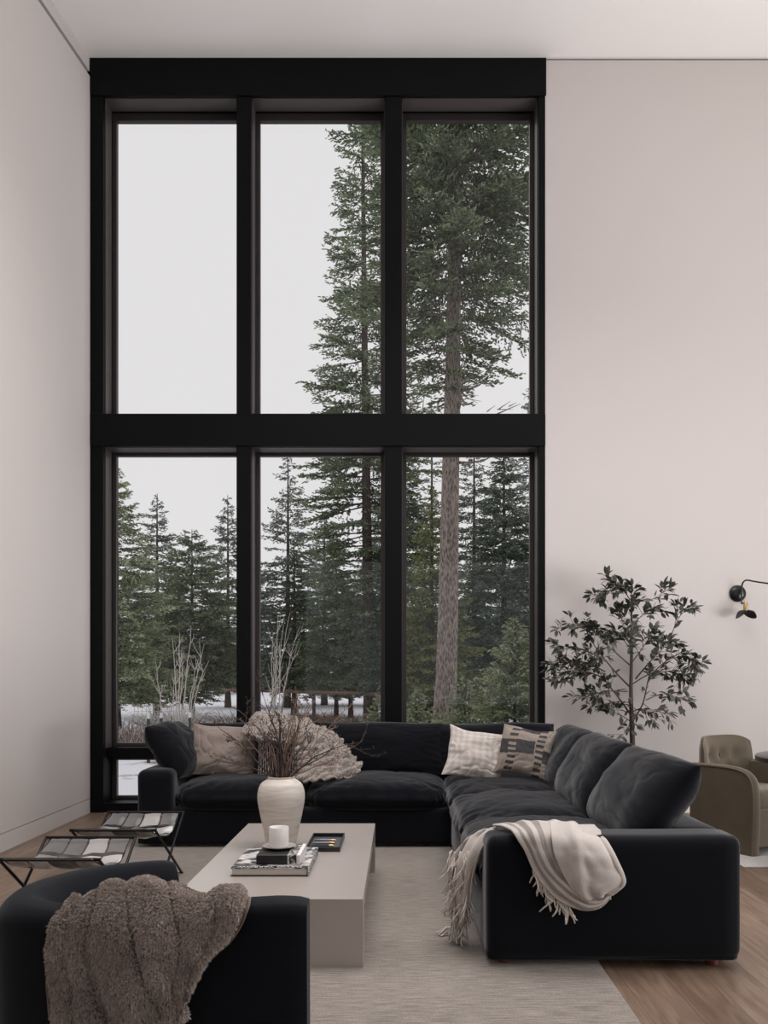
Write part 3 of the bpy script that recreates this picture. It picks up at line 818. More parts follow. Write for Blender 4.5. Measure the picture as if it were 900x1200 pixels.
# ------------------------------------------------------------------ sectional sofa
sofa = empty('sectional_sofa', (0, 5.9, 0)); tag(sofa, 'large charcoal L-shaped sectional sofa along the window', 'sofa')
def shift(o): o.location = (o.location.x, o.location.y-5.9, o.location.z); return o
SX0, SX1, SY0, SY1, SYF = -1.955, 1.512, 3.75, 7.46, 6.34
shift(soft_box('base', SX0+.005, SX1-.02, SYF, SY1-.01, .03, .30, M_sofa, sofa, .025, 1, .004))
shift(soft_box('base', .385, SX1-.01, SY0+.012, SYF+.02, .03, .30, M_sofa, sofa, .025, 2, .004))
shift(soft_box('arm', SX0, SX0+.27, SYF-.012, SY1, .035, .585, M_sofa, sofa, .055, 3, .006))
shift(soft_box('arm', .383, SX1, SY0, SY0+.235, .035, .585, M_sofa, sofa, .05, 4, .006))
shift(soft_box('back_frame', SX0+.22, SX1-.02, SY1-.25, SY1, .035, .58, M_sofa, sofa, .05, 5, .006))
shift(soft_box('back_frame', SX1-.26, SX1, SY0+.2, SY1-.05, .035, .582, M_sofa, sofa, .05, 6, .006))
yc, hh = [], .045
shift(seat_cushion(SX0+.27, -.70, SYF-.02, 7.22, .265, .475, sofa, 3))
shift(seat_cushion(-.70, .36, SYF-.02, 7.22, .265, .475, sofa, 8))
shift(seat_cushion(.36, 1.27, 6.02, 7.22, .265, .472, sofa, 14))
shift(seat_cushion(.36, 1.27, 4.96, 6.06, .265, .478, sofa, 21))
shift(seat_cushion(.36, 1.27, 3.97, 4.99, .265, .475, sofa, 28))
def back_cushion(cx, cy, cz, w_, h_, t, rz, lean, seed, roll=0.0):
    o = pillow_obj('back_cushion', w_, h_, t, M_sofa, sofa, pinch=-.02, a=3.2, q=.46, seed=seed, wr=.011, n=64, edge=.7, gather=26)
    o.rotation_euler = Matrix.Rotation(rz, 3, 'Z').to_4x4().to_3x3().to_4x4().to_euler() if False else (Matrix.Rotation(rz, 3, 'Z') @ Matrix.Rotation(-lean, 3, 'X') @ Matrix.Rotation(roll, 3, 'Y')).to_euler()
    o.location = (cx, cy-5.9, cz); return o
R = math.radians
back_cushion(-1.22, 7.12, .665, 1.0, .46, .26, 0, R(14), 4)
back_cushion(-.19, 7.12, .665, 1.11, .46, .26, 0, R(13), 5)
back_cushion(.80, 7.13, .655, 1.0, .46, .25, 0, R(13), 6)
# right side row, faces -x (rz=-90deg turns the front to -x)
back_cushion(1.26, 4.50, .665, 1.0, .50, .30, R(-90), R(36), 7)
back_cushion(1.24, 5.49, .67, .98, .50, .29, R(-90), R(32), 9)
back_cushion(1.27, 6.46, .67, .92, .49, .28, R(-90), R(30), 10)
# loose one leaning on the left arm, faces +x
back_cushion(-1.77, 6.80, .70, .62, .47, .27, R(84), R(35), 12)
def foot(x, y):
    V, F = lathe([(0, 0), (.022, 0), (.028, .004), (.03, .035), (0, .035)], 20)
    b = MB(); b.add(V, F); o = b.build('foot', M_foot, sofa, 40); o.location = (x, y-5.9, .012 if x < .893 else 0); return o
for x, y in ((.47, 3.83), (1.40, 3.83), (SX0+.1, SYF+.08), (.2, SYF+.1), (1.42, 7.3), (SX0+.1, 7.3), (1.42, 5.6), (.47, 5.6)): foot(x, y)

# ------------------------------------------------------------------ scatter pillows
M_beige, u_, v_, n_ = uvmat('taupe_velvet', srgb(146, 132, 122), .8, .5)
lk(M_beige, mixc(M_beige, n_, srgb(124, 112, 105), srgb(150, 138, 130)), bsdf(M_beige).inputs['Base Color'])
M_cream, u_, v_, n_ = uvmat('cream_check_linen', srgb(196, 188, 180), .9, .2)
fx = mth(M_cream, 'PINGPONG', mth(M_cream, 'MULTIPLY', u_, 9), .5); fy = mth(M_cream, 'PINGPONG', mth(M_cream, 'MULTIPLY', v_, 9), .5)
ck = mth(M_cream, 'MULTIPLY', mth(M_cream, 'ADD', fx, fy), .9)
lk(M_cream, mixc(M_cream, ck, srgb(172, 163, 157), srgb(206, 198, 192)), bsdf(M_cream).inputs['Base Color'])
# patterned pillow: dark blocks and ladders of short bars
M_pat, u_, v_, n_ = uvmat('block_pattern_cloth', srgb(160, 144, 130), .9, .15)
def AND(*a):
    r = a[0]
    for k in a[1:]: r = mth(M_pat, 'MULTIPLY', r, k)
    return r
def OR(*a):
    r = a[0]
    for k in a[1:]: r = mth(M_pat, 'MAXIMUM', r, k)
    return r
lad = mth(M_pat, 'GREATER_THAN', mth(M_pat, 'FRACT', mth(M_pat, 'MULTIPLY', v_, 8.5)), .5)
blk = OR(AND(band(M_pat, u_, .0, .2), band(M_pat, v_, .38, .70)), AND(band(M_pat, u_, .36, .70), band(M_pat, v_, .42, .72)),
         AND(band(M_pat, u_, .2, .36), lad), AND(band(M_pat, u_, .72, .86), mth(M_pat, 'SUBTRACT', 1, lad)), AND(band(M_pat, u_, .36, .72), band(M_pat, v_, .9, 1.1)),
         AND(band(M_pat, u_, .86, 1.1), band(M_pat, v_, .3, .55)))
lk(M_pat, mixc(M_pat, blk, mixc(M_pat, n_, srgb(124, 113, 104), srgb(158, 147, 138)), mixc(M_pat, n_, srgb(50, 48, 50), srgb(78, 76, 78))), bsdf(M_pat).inputs['Base Color'])
# striped pillow
M_str, u_, v_, n_ = uvmat('black_white_stripe', srgb(40, 40, 44), .85, .15)
sl = mth(M_str, 'GREATER_THAN', mth(M_str, 'FRACT', mth(M_str, 'MULTIPLY', u_, 26)), .6)
zone = mth(M_str, 'MAXIMUM', band(M_str, u_, .10, .34), mth(M_str, 'MAXIMUM', band(M_str, u_, .56, .76), band(M_str, u_, .9, 1.1)))
lk(M_str, mixc(M_str, mth(M_str, 'MULTIPLY', sl, zone), srgb(30, 30, 35), srgb(186, 180, 176)), bsdf(M_str).inputs['Base Color'])

def scatter(name, m, u, v, y, w_, h_, t, rz, lean, roll, seed, label, wr=.012, pinch=.09):
    o = pillow_obj(name, w_, h_, t, m, None, pinch=pinch, a=2.1, q=.6, seed=seed, wr=wr, n=64, gather=14)
    o.rotation_euler = (Matrix.Rotation(R(rz), 3, 'Z') @ Matrix.Rotation(-R(lean), 3, 'X') @ Matrix.Rotation(R(roll), 3, 'Y')).to_euler()
    o.location = P(u, v, y); tag(o, label, 'pillow'); return o
scatter('throw_pillow', M_beige, 263, 880, 6.80, .52, .42, .17, 6, 20, 4, 3, 'plain taupe velvet pillow beside the leaning dark cushion', wr=.016, pinch=.05)
scatter('throw_pillow', M_str, 334, 884, 6.72, .52, .42, .16, -4, 20, -3, 5, 'black pillow with white stripes behind the vase of branches')
scatter('throw_pillow', M_cream, 557, 884, 6.58, .46, .41, .15, 4, 24, 11, 7, 'pale faintly checked pillow in the sofa corner', wr=.016)
scatter('throw_pillow', M_pat, 615, 881, 6.45, .42, .38, .14, -20, 20, 8, 9, 'taupe pillow woven with dark blocks, right of the pale pillow', wr=.012)

# ------------------------------------------------------------------ fur and throws
def solid(o, t, off=0):
    md = o.modifiers.new('thick', 'SOLIDIFY'); md.thickness = t; md.offset = off; return o
def fur(name, G, n, ln, wd, m, parent, seed, comb=(0, 0, -1), mask=None):
    """short strands rooted on a surface grid, as tiny tapering blades"""
    rng = np.random.default_rng(int(seed*10))
    nu, nv = G.shape[:2]; N = grid_normals(G)
    a_ = np.linalg.norm(np.cross(G[1:, :-1]-G[:-1, :-1], G[:-1, 1:]-G[:-1, :-1]), axis=2).ravel(); a_ = a_*(mask[:-1, :-1].ravel() if mask is not None else 1); a_ /= a_.sum()
    idx = rng.choice(len(a_), n, p=a_); i, j = np.divmod(idx, nv-1); f, g_ = rng.random((2, n, 1))
    def smp(A): return (A[i, j]*(1-f)+A[i+1, j]*f)*(1-g_)+(A[i, j+1]*(1-f)+A[i+1, j+1]*f)*g_
    p = smp(G); nn = smp(N)
    cmb = np.array(comb)*.55
    d = nn+cmb+rng.normal(0, .4, (n, 3)); d /= np.linalg.norm(d, axis=1, keepdims=True)
    L = ln*rng.uniform(.55, 1.2, (n, 1))
    s = np.cross(d, rng.normal(0, 1, (n, 3))); s /= np.linalg.norm(s, axis=1, keepdims=True)
    cell = .007; q = np.floor(p/cell); hsh = np.sin(q@np.array([[12.9, 78.2, 37.7], [93.9, 67.3, 11.1], [45.1, 5.3, 94.7]]))*43758.5
    hsh = hsh-np.floor(hsh)-.5; cc = (q+.5)*cell+hsh*cell*.8
    pull = (cc-p)*.75
    mid = p+d*L*.5+cmb*L*.12+pull*.4+hsh*L*.12; tip = p+d*L*.9+cmb*L*.5+pull*.8+hsh*L*.3
    shade_ = hsh[:, 0]
    V = np.concatenate([p-s*wd, p+s*wd, mid+s*wd*.8, mid-s*wd*.8, tip]); ar = np.arange(n)
    me = bpy.data.meshes.new(name)
    F4 = np.stack([ar, ar+n, ar+2*n, ar+3*n], 1); F3 = np.stack([ar+3*n, ar+2*n, ar+4*n, ar+4*n], 1)
    me = mesh_np(name, V, F4); 
    me2 = mesh_np(name+'_t', np.zeros((0, 3)), np.zeros((0, 3), int)) if False else None
    V3 = V; F3 = np.stack([ar+3*n, ar+2*n, ar+4*n], 1)
    lv = np.concatenate([F4.ravel(), F3.ravel()]); me = bpy.data.meshes.new(name)
    me.vertices.add(len(V)); me.vertices.foreach_set('co', V.astype(np.float32).ravel())
    me.loops.add(len(lv)); me.loops.foreach_set('vertex_index', lv.astype(np.int32))
    me.polygons.add(2*n)
    ls = np.concatenate([np.arange(n)*4, 4*n+np.arange(n)*3]).astype(np.int32)
    me.polygons.foreach_set('loop_start', ls); me.polygons.foreach_set('loop_total', np.concatenate([np.full(n, 4), np.full(n, 3)]).astype(np.int32))
    me.update(calc_edges=True)
    t_ = np.clip(.5+rng.normal(0, .10, n)+shade_*.22, 0, 1).astype(np.float32); at = me.attributes.new('tint', 'FLOAT', 'FACE'); at.data.foreach_set('value', np.concatenate([t_, np.minimum(t_+.15, 1)]))
    return new_obj(name, me, m, parent)
def fur_mat(name, dark, light):
    m = mat(name, dark, .7, spec=.25, sheen=.3)
    at = nd(m, 'ShaderNodeAttribute', attribute_name='tint'); tc = nd(m, 'ShaderNodeTexCoord'); n = nd(m, 'ShaderNodeTexNoise'); n.inputs['Scale'].default_value = 9; lk(m, tc.outputs['Object'], n.inputs['Vector'])
    lk(m, mixc(m, mth(m, 'SUBTRACT', mth(m, 'ADD', at.outputs['Fac'], mth(m, 'MULTIPLY', n.outputs['Fac'], .6)), .3), dark, light), bsdf(m).inputs['Base Color'])
    return m
M_fur = fur_mat('brown_faux_fur', srgb(90, 79, 73), srgb(202, 188, 178))
M_fur2 = fur_mat('oatmeal_faux_fur', srgb(148, 138, 131), srgb(228, 219, 212))

def disp(G, amp, sc, seed, ridge=0.0):
    N = grid_normals(G); out = G.copy()
    for i in range(G.shape[0]):
        for j in range(G.shape[1]):
            p = Vector(G[i, j])*sc+Vector((seed, 0, 0))
            h = noise.noise(p)
            if ridge: h = h*(1-ridge)+ridge*(1-2*abs(noise.noise(p*1.3)))
            out[i, j] = G[i, j]+N[i, j]*h*amp
    return out

# oatmeal ruched throw over the sofa back, right of the striped pillow
fu = empty('fur_throw', (0, 7.0, .48)); tag(fu, 'oatmeal ruched faux fur throw draped over the sofa back and striped pillow', 'blanket')
ctrl = [[P(284, 862, 6.62), P(312, 872, 6.56), P(350, 876, 6.55), P(352, 905, 6.5)],
        [P(288, 852, 6.74), P(318, 858, 6.66), P(356, 862, 6.58), P(358, 917, 6.42)],
        [P(302, 845, 6.88), P(330, 849, 6.82), P(366, 860, 6.74), P(385, 915, 6.46)],
        [P(318, 843, 7.02), P(340, 846, 6.98), P(385, 868, 6.86), P(412, 912, 6.60)],
        [P(330, 846, 7.25), P(352, 850, 7.18), P(392, 866, 7.02), P(420, 902, 6.82)]]
G = net(ctrl, 110, 110)
nn = grid_normals(G)
if nn[:, :, 1].mean() > 0: G = G[::-1]; nn = grid_normals(G)
for i in range(110):
    for j in range(110):
        s, t = i/109, j/109
        w_ = noise.noise(Vector((s*3, t*3, 2)))
        r1 = math.sin((s*1.15+.25*t)*math.pi*9+w_*6); r2 = math.sin((t*1.0-s*.2)*math.pi*9+w_*9)
        x_, y_, z_ = G[i, j]
        n1_ = noise.noise(Vector((x_*8+z_*3, y_*5, z_*24-x_*7))); n2_ = noise.noise(Vector((x_*20, y_*14, z_*20+9)))
        hgt = .075*abs(n1_)**.5+.016*abs(n2_)**.6+.03*w_
        G[i, j] += nn[i, j]*hgt
for i in range(110):
    for j in range(110): G[i, j, 2] = max(G[i, j, 2], .49)
o = new_obj('fabric', grid_mesh('fabric', G), M_fur2, fu); o.location = (0, -7, -.48); solid(o, .02, 1)
o = fur('fur_pile', G, 60000, .008, .0018, M_fur2, fu, 3); o.location = (0, -7, -.48); o['kind'] = 'stuff'

# ------------------------------------------------------------------ woven throw with stripes and fringe on the right arm
M_throw, u_, v_, n_ = uvmat('striped_cream_weave', srgb(206, 198, 190), .92, .2)
st = mth(M_throw, 'MAXIMUM', band(M_throw, u_, .10, .145), mth(M_throw, 'MAXIMUM', band(M_throw, u_, .19, .235), mth(M_throw, 'MAXIMUM', band(M_throw, u_, .28, .33), band(M_throw, u_, .90, .94))))
st = mth(M_throw, 'MULTIPLY', st, mth(M_throw, 'ADD', mth(M_throw, 'MULTIPLY', n_, .8), .35))
lk(M_throw, mixc(M_throw, st, mixc(M_throw, n_, srgb(164, 156, 150), srgb(200, 193, 188)), srgb(118, 110, 106)), bsdf(M_throw).inputs['Base Color'])
M_fringe = mat('cream_fringe', srgb(198, 188, 180), .9, sheen=.2, var=(30, .15))
th = empty('woven_throw', (.75, 3.85, .6)); tag(th, 'cream woven throw with grey stripes and fringe over the sofa arm', 'blanket')
def Q(u, v, y=3.72): return P(u, v, y)
def qq(x, y, Y): return P(500+x/3.4615, 940+y/3.4615, Y)
def drape(rows, Ys, nu, nv, fold, seed, lift, u0, u1):
    ctrl = [[qq(x, y, Y+(d if Y < 3.8 else 0)) for (x, y), d in zip(r, lift)] for r, Y in zip(rows, Ys)]
    G = net(ctrl, nu, nv); nn = grid_normals(G); sg = -1 if nn[nu//2:, :, 1].mean() > 0 else 1
    for i in range(nu):
        for j in range(nv):
            s_, t_ = i/(nu-1), j/(nv-1)
            G[i, j] += nn[i, j]*sg*(fold*math.sin((t_*2.2+s_*.8)*math.pi*2+3*noise.noise(Vector((s_*2.5, t_*2, seed))))+.007*noise.noise(Vector((s_*7, t_*5, seed+3)))+.004)
    for i in range(nu):
        for j in range(nv):
            if G[i, j, 1] > 3.80: G[i, j, 2] = max(G[i, j, 2], .598)
    me = grid_mesh('cloth', G); uv_ = me.uv_layers['UVMap'].data
    for l_ in uv_: l_.uv = (u0+(u1-u0)*l_.uv[0], l_.uv[1])
    o = new_obj('cloth', me, M_throw, th); o.location = (-.75, -3.85, -.6); solid(o, .009, 0); return o
drape([[(268, 98), (340, 90), (420, 80), (510, 82)], [(310, 104), (365, 102), (435, 96), (515, 98)], [(345, 122), (395, 126), (455, 128), (522, 138)],
       [(392, 185), (432, 190), (475, 200), (535, 208)], [(428, 265), (465, 262), (505, 262), (560, 266)], [(470, 330), (505, 318), (540, 305), (598, 318)],
       [(520, 385), (550, 362), (585, 345), (640, 350)], [(580, 420), (602, 398), (630, 380), (680, 370)], [(640, 440), (655, 420), (675, 400), (708, 382)],
       [(700, 425), (708, 410), (718, 396), (736, 380)], [(736, 384), (738, 381), (740, 378), (744, 374)]],
      [3.97, 3.87, 3.745, 3.715, 3.71, 3.705, 3.70, 3.70, 3.70, 3.705, 3.715], 110, 50, .003, 2, (0, -.012, -.016, .012), .03, .42)
drape([[(500, 84), (550, 79), (615, 96), (676, 122)], [(500, 98), (555, 96), (620, 110), (692, 138)], [(506, 138), (570, 138), (640, 148), (718, 178)],
       [(518, 205), (590, 203), (665, 210), (750, 235)], [(540, 265), (610, 268), (685, 275), (780, 285)], [(570, 325), (630, 328), (700, 330), (796, 318)],
       [(605, 367), (645, 375), (700, 365), (782, 347)], [(640, 390), (668, 390), (704, 380), (748, 368)]],
      [3.965, 3.865, 3.735, 3.69, 3.68, 3.675, 3.68, 3.69], 90, 70, .007, 5, (.0, -.02, -.024, .004), .45, .86)
pts = [qq(664, 114, 3.975), qq(690, 130, 3.88), qq(716, 160, 3.765), qq(742, 205, 3.71), qq(766, 255, 3.69), qq(786, 300, 3.685), qq(790, 328, 3.69), qq(765, 352, 3.695), qq(735, 372, 3.70)]
pts = catmull([list(p) for p in pts], 40)
m = MB(); m.tube([tuple(p) for p in pts], [.012+.008*math.sin(k/39*math.pi)**.7 for k in range(40)], 10)
o = m.build('rolled_hem', M_throw, th, 180); o.location = (-.75, -3.85, -.6)
# bunched end that hangs over the front of the seat to the rug
ctrl = [[P(560, 978, 4.05), P(575, 974, 4.0), P(590, 972, 3.95)],
        [P(545, 988, 4.08), P(562, 980, 4.02), P(578, 980, 3.90)],
        [P(534, 1004, 4.12), P(550, 998, 3.99), P(564, 1000, 3.90)],
        [P(529, 1028, 4.14), P(544, 1026, 3.98), P(556, 1030, 3.94)],
        [P(530, 1054, 4.16), P(543, 1054, 4.0), P(552, 1056, 3.98)],
        [P(532, 1076, 4.16), P(541, 1078, 4.04), P(548, 1080, 4.02)]]
G = net(ctrl, 60, 40); nn = grid_normals(G); sg = 1 if nn[20:, :, 0].mean() < 0 else -1
for i in range(60):
    for j in range(40):
        s, t = i/59, j/39
        G[i, j] += nn[i, j]*sg*(.014*math.sin(t*math.pi*6+3*s)+.012*noise.noise(Vector((s*5, t*4, 6))))
o = new_obj('cloth', grid_mesh('cloth', G), M_throw, th); o.location = (-.75, -3.85, -.6); solid(o, .01, 0)
def tassels(starts, ln, seed, name='fringe', r=.0035, gx=0.0):
    rng = random.Random(seed); m = MB()
    for p in starts:
        p = Vector(p); q = [p]; d = Vector((rng.gauss(gx, .25), rng.gauss(-.08, .2), -1)); l = ln*rng.uniform(.7, 1.25)
        for k in range(4):
            q.append(q[-1]+d.normalized()*l/4); d += Vector((rng.gauss(0, .35), rng.gauss(0, .25), 0))
        q = [Vector((c.x, c.y, max(c.z, .018))) for c in q]
        m.tube(q, [r, r*1.1, r, r*1.1, r*.8], 5)
    o = m.build(name, M_fringe, th, 180); o.location = (-.75, -3.85, -.6); return o
rng = random.Random(3)
E1 = catmull([list(qq(432, 262, 3.712)), list(qq(474, 328, 3.71)), list(qq(524, 384, 3.705)), list(qq(580, 416, 3.705))], 40)
tassels(E1, .085, 4)
E3 = catmull([list(qq(700, 400, 3.70)), list(qq(748, 366, 3.70))], 9); tassels(E3, .03, 6)
E2 = []
for k in range(150):
    s = rng.random(); a = P(534, 996+70*s, 4.14-.0*s); bq = P(560-8*s, 996+70*s, 3.94+.03*s); t = rng.random()
    c = a.lerp(bq, t); c.x -= .02+.02*rng.random(); E2.append(c)
tassels(E2, .11, 7, r=.003)
E4 = [P(536+rng.uniform(-5, 12), 1076, 4.08+rng.uniform(-.05, .08)) for _ in range(26)]
tassels(E4, .13, 8, gx=-.15)
tassels([P(528+rng.uniform(-6, 6), 1086, 4.2) for _ in range(10)], .07, 9, gx=-1.2)

# ------------------------------------------------------------------ coffee table
ct = empty('coffee_table', (-.58, 4.7, 0)); tag(ct, 'low grey microcement waterfall coffee table on the rug', 'table')
bm = bmesh.new(); add_box(bm, -.42, .421, -.95, .95, .245, .312, bev=.0015, seg=1); new_obj('tabletop', bm_mesh('tabletop', bm, 35), M_table, ct)
for y0, y1 in ((-.95, -.83), (.83, .95)):
    bm = bmesh.new(); add_box(bm, -.42, .421, y0, y1, .012, .2465); new_obj('leg', bm_mesh('leg', bm, 35), M_table, ct)

# vase
M_vase = mat('chalky_cream_glaze', srgb(206, 196, 184), .6, spec=.3)
tc = nd(M_vase, 'ShaderNodeTexCoord'); mp = nd(M_vase, 'ShaderNodeMapping'); mp.inputs['Scale'].default_value = (6, 6, 60); lk(M_vase, tc.outputs['Object'], mp.inputs['Vector'])
nz = nd(M_vase, 'ShaderNodeTexNoise'); nz.inputs['Scale'].default_value = 1.2; nz.inputs['Detail'].default_value = 5; lk(M_vase, mp.outputs[0], nz.inputs['Vector'])
rr = nd(M_vase, 'ShaderNodeMapRange'); rr.inputs[1].default_value = .42; rr.inputs[2].default_value = .66; lk(M_vase, nz.outputs['Fac'], rr.inputs[0])
lk(M_vase, mixc(M_vase, rr.outputs[0], srgb(218, 211, 203), srgb(202, 193, 183)), bsdf(M_vase).inputs['Base Color'])
bp_ = nd(M_vase, 'ShaderNodeBump'); bp_.inputs['Strength'].default_value = .3; bp_.inputs['Distance'].default_value = .004; lk(M_vase, nz.outputs['Fac'], bp_.inputs['Height']); lk(M_vase, bp_.outputs[0], bsdf(M_vase).inputs['Normal'])
prof = catmull([[.0, 0, 0], [.078, 0, 0], [.084, .006, 0], [.098, .09, 0], [.120, .19, 0], [.134, .27, 0], [.132, .32, 0], [.116, .362, 0], [.086, .385, 0], [.074, .392, 0], [.076, .402, 0], [.068, .402, 0], [.064, .388, 0], [.09, .36, 0], [.11, .3, 0], [.05, .1, 0]], 90)
VY = 4.88; VX = (329.5-468)/1000*VY
V, F = lathe([(max(0, p[0]), p[1]) for p in prof], 64); b = MB(); b.add(V, F)
vase = b.build('vase', M_vase, None, 180); vase.location = (VX, VY, .312); tag(vase, 'tall cream glazed vase standing on the coffee table', 'vase')

# branches in the vase
br = empty('branch_arrangement', (VX, VY, .312+.06)); tag(br, 'bare dry branches standing in the cream vase', 'branches')
rng = random.Random(12)
def grow(m, p, d, l, r, depth):
    pts = [p]; n = 5
    for k in range(n):
        d = (d+Vector((rng.gauss(0, .16), rng.gauss(0, .16), rng.gauss(.02, .12)))).normalized(); pts.append(pts[-1]+d*l/n)
    m.tube(pts, [r*(1-.75*k/n) for k in range(n+1)], 5)
    for k in range(1, n+1):      # buds
        for _ in range(1):
            q = pts[k]+Vector((rng.gauss(0, .004), rng.gauss(0, .004), rng.gauss(0, .004)))
            e = q+Vector((rng.gauss(0, .006), rng.gauss(0, .006), rng.gauss(.004, .005))); m.tube([q, (q+e)/2, e], [.001, .0026, .0006], 4)
    if depth:
        for k in range(2, n+1):
            for _ in range(1):
                if rng.random() < (.8 if depth == 2 else .5):
                    a = Vector((rng.gauss(0, 1), rng.gauss(0, 1), rng.gauss(.2, .6))).normalized()
                    grow(m, pts[k], (d*.9+a*.7).normalized(), l*rng.uniform(.25, .45), r*.55, depth-1)
targets = [(352, 832), (400, 850), (372, 828), (340, 826), (306, 832), (318, 848), (300, 858), (268, 868), (258, 888), (412, 880), (380, 866), (330, 820), (360, 845), (288, 846), (345, 850), (390, 838), (275, 880), (322, 862), (310, 870), (345, 872), (330, 850), (362, 868), (296, 878), (350, 840), (335, 838), (314, 842), (368, 856), (284, 864)]
for i, (u, v) in enumerate(targets):
    e = P(u, v, VY+rng.uniform(-.2, .2)); base = Vector((VX+rng.gauss(0, .02), VY+rng.gauss(0, .02), .37))
    neck = Vector((VX+(e.x-VX)*.16, VY+(e.y-VY)*.16, .312+.40))
    neck.x = max(VX-.055, min(VX+.055, neck.x)); neck.y = max(VY-.055, min(VY+.055, neck.y))
    m = MB(); m.tube([base, base.lerp(neck, .5), neck], [.0045, .0045, .004], 5)
    d = (e-neck).normalized(); grow(m, neck, d, (e-neck).length*1.05, .0058, 2)
    o = m.build('branch', M_twig if i % 3 else M_twig2, br, 60); o.location = (-VX, -VY, -.372)

# books
def cover_mat(name, black, white, sc, th_=.5):
    m = mat(name, black, .35, spec=.5)
    tc = nd(m, 'ShaderNodeTexCoord'); n = nd(m, 'ShaderNodeTexNoise'); n.inputs['Scale'].default_value = sc; n.inputs['Detail'].default_value = 6; n.inputs['Distortion'].default_value = 1.2
    lk(m, tc.outputs['Object'], n.inputs['Vector']); r = nd(m, 'ShaderNodeMapRange'); r.inputs[1].default_value = th_-.06; r.inputs[2].default_value = th_+.1; lk(m, n.outputs['Fac'], r.inputs[0])
    lk(m, mixc(m, r.outputs[0], black, white), bsdf(m).inputs['Base Color']); return m
M_cover = cover_mat('photo_cover', srgb(26, 26, 28), srgb(208, 204, 202), 13, .50)
M_cover2 = cover_mat('photo_jacket', srgb(24, 24, 26), srgb(200, 196, 194), 40, .50)
bk = empty('coffee_table_book', (-.635, 4.415, .313), R(0)); tag(bk, 'large black-and-white photography book lying on the coffee table', 'book')
def bbox(name, q, m, par, bev=.002):
    bm = bmesh.new(); add_box(bm, *q, bev=bev, seg=1); return new_obj(name, bm_mesh(name, bm, 35), m, par)
bbox('page_block', (-.183, .183, -.243, .243, .004, .036), M_page, bk)
bbox('front_cover', (-.19, .19, -.25, .25, .036, .041), M_cover, bk)
bbox('back_cover', (-.19, .19, -.25, .25, 0, .004), M_bookblk, bk)
bbox('spine', (.186, .1915, -.25, .25, .001, .040), M_cover2, bk)
def text(body, size, loc, rot, m, par, ext=.0004):
    cu = bpy.data.curves.new('lettering', 'FONT'); cu.body = body; cu.size = size; cu.extrude = ext; cu.align_x = 'CENTER'; cu.align_y = 'CENTER'
    cu.space_character = 1.05; cu.materials.append(m)
    t0_ = bpy.data.objects.new('tmp', cu); C.objects.link(t0_); bpy.context.view_layer.update()
    me = bpy.data.meshes.new_from_object(t0_.evaluated_get(bpy.context.evaluated_depsgraph_get())); bpy.data.objects.remove(t0_)
    o = bpy.data.objects.new('lettering', me); C.objects.link(o); o.parent = par; o.location = loc; o.rotation_euler = rot; return o
bbox('title_band', (-.188, .188, -.249, -.205, .0405, .0414), M_bookblk, bk, 0)
text('DAVID YARROW', .040, (.0, -.226, .0418), (0, 0, math.pi), M_bookwhite, bk)
sb = empty('small_book', (-.60, 4.375, .3545), R(0)); tag(sb, 'thick black book with a photo jacket on top of the large book, under the saucer', 'book')
bbox('page_block', (-.105, .100, -.135, .135, .004, .044), M_page, sb)
bbox('cover', (-.11, .045, -.14, .14, .044, .048), M_bookblk, sb); bbox('cover', (-.11, .045, -.14, .14, 0, .004), M_bookblk, sb)
bbox('spine', (-.11, .045, -.143, -.138, 0, .048), M_bookblk, sb)
bbox('jacket', (.044, .09, -.1435, .1405, 0, .0485), M_cover2, sb); bbox('jacket_flap', (.0895, .108, -.1435, .1405, 0, .0487), M_bookwhite, sb)

# saucer and cup
V, F = lathe([(0, .0), (.045, 0), (.05, .003), (.084, .012), (.086, .015), (.082, .0155), (.05, .0075), (0, .007)], 56)
b = MB(); b.add(V, F); o = b.build('saucer', M_grey_ceramic, None, 180); CX = (327.5-468)/1000*4.42; o.location = (CX, 4.40, .4035); tag(o, 'grey saucer on the small black book, under the white cup', 'saucer')
prof = [(0, 0), (.046, 0), (.050, .003), (.0505, .02), (.0505, .098), (.049, .102), (.047, .098), (.0465, .02), (0, .012)]
V, F = lathe(prof, 56); b = MB(); b.add(V, F); o = b.build('cup', M_white_ceramic, None, 50); o.location = (CX, 4.40, .4112); tag(o, 'straight-sided white cup standing on the grey saucer', 'cup')

# tray with slim pens
tr = empty('tray', (-.425, 4.95, .3125)); tag(tr, 'shallow black rectangular tray on the coffee table, right of the vase', 'tray')
bbox('base', (-.093, .093, -.205, .205, 0, .005), M_traygrey, tr, .001)
for q in ((-.095, .095, -.21, -.203, 0, .028), (-.095, .095, .203, .21, 0, .028), (-.095, -.088, -.203, .203, 0, .028), (.088, .095, -.203, .203, 0, .028)):
    bbox('rim', q, M_trayblk, tr, .001)
for i, (y, a, c) in enumerate(((-.10, 4, M_trayblk), (-.02, 2, M_pen), (.06, -2, M_pen))):
    po = empty('pen', (-.435, 4.95+y, .3125+.0125), R(a)); tag(po, ('black', 'grey', 'grey')[i]+' slim pen with gold tip in the tray, '+('nearest the books', 'middle of the three', 'farthest from the books')[i], 'pen')
    m = MB(); m.tube([(-.065, 0, 0), (-.04, 0, 0), (.035, 0, 0)], [.004, .007, .007], 12); m.build('barrel', c, po, 50)
    m = MB(); m.tube([(.035, 0, 0), (.055, 0, 0), (.062, 0, 0)], [.0072, .0072, .005], 12); m.build('tip', M_brass, po, 50)

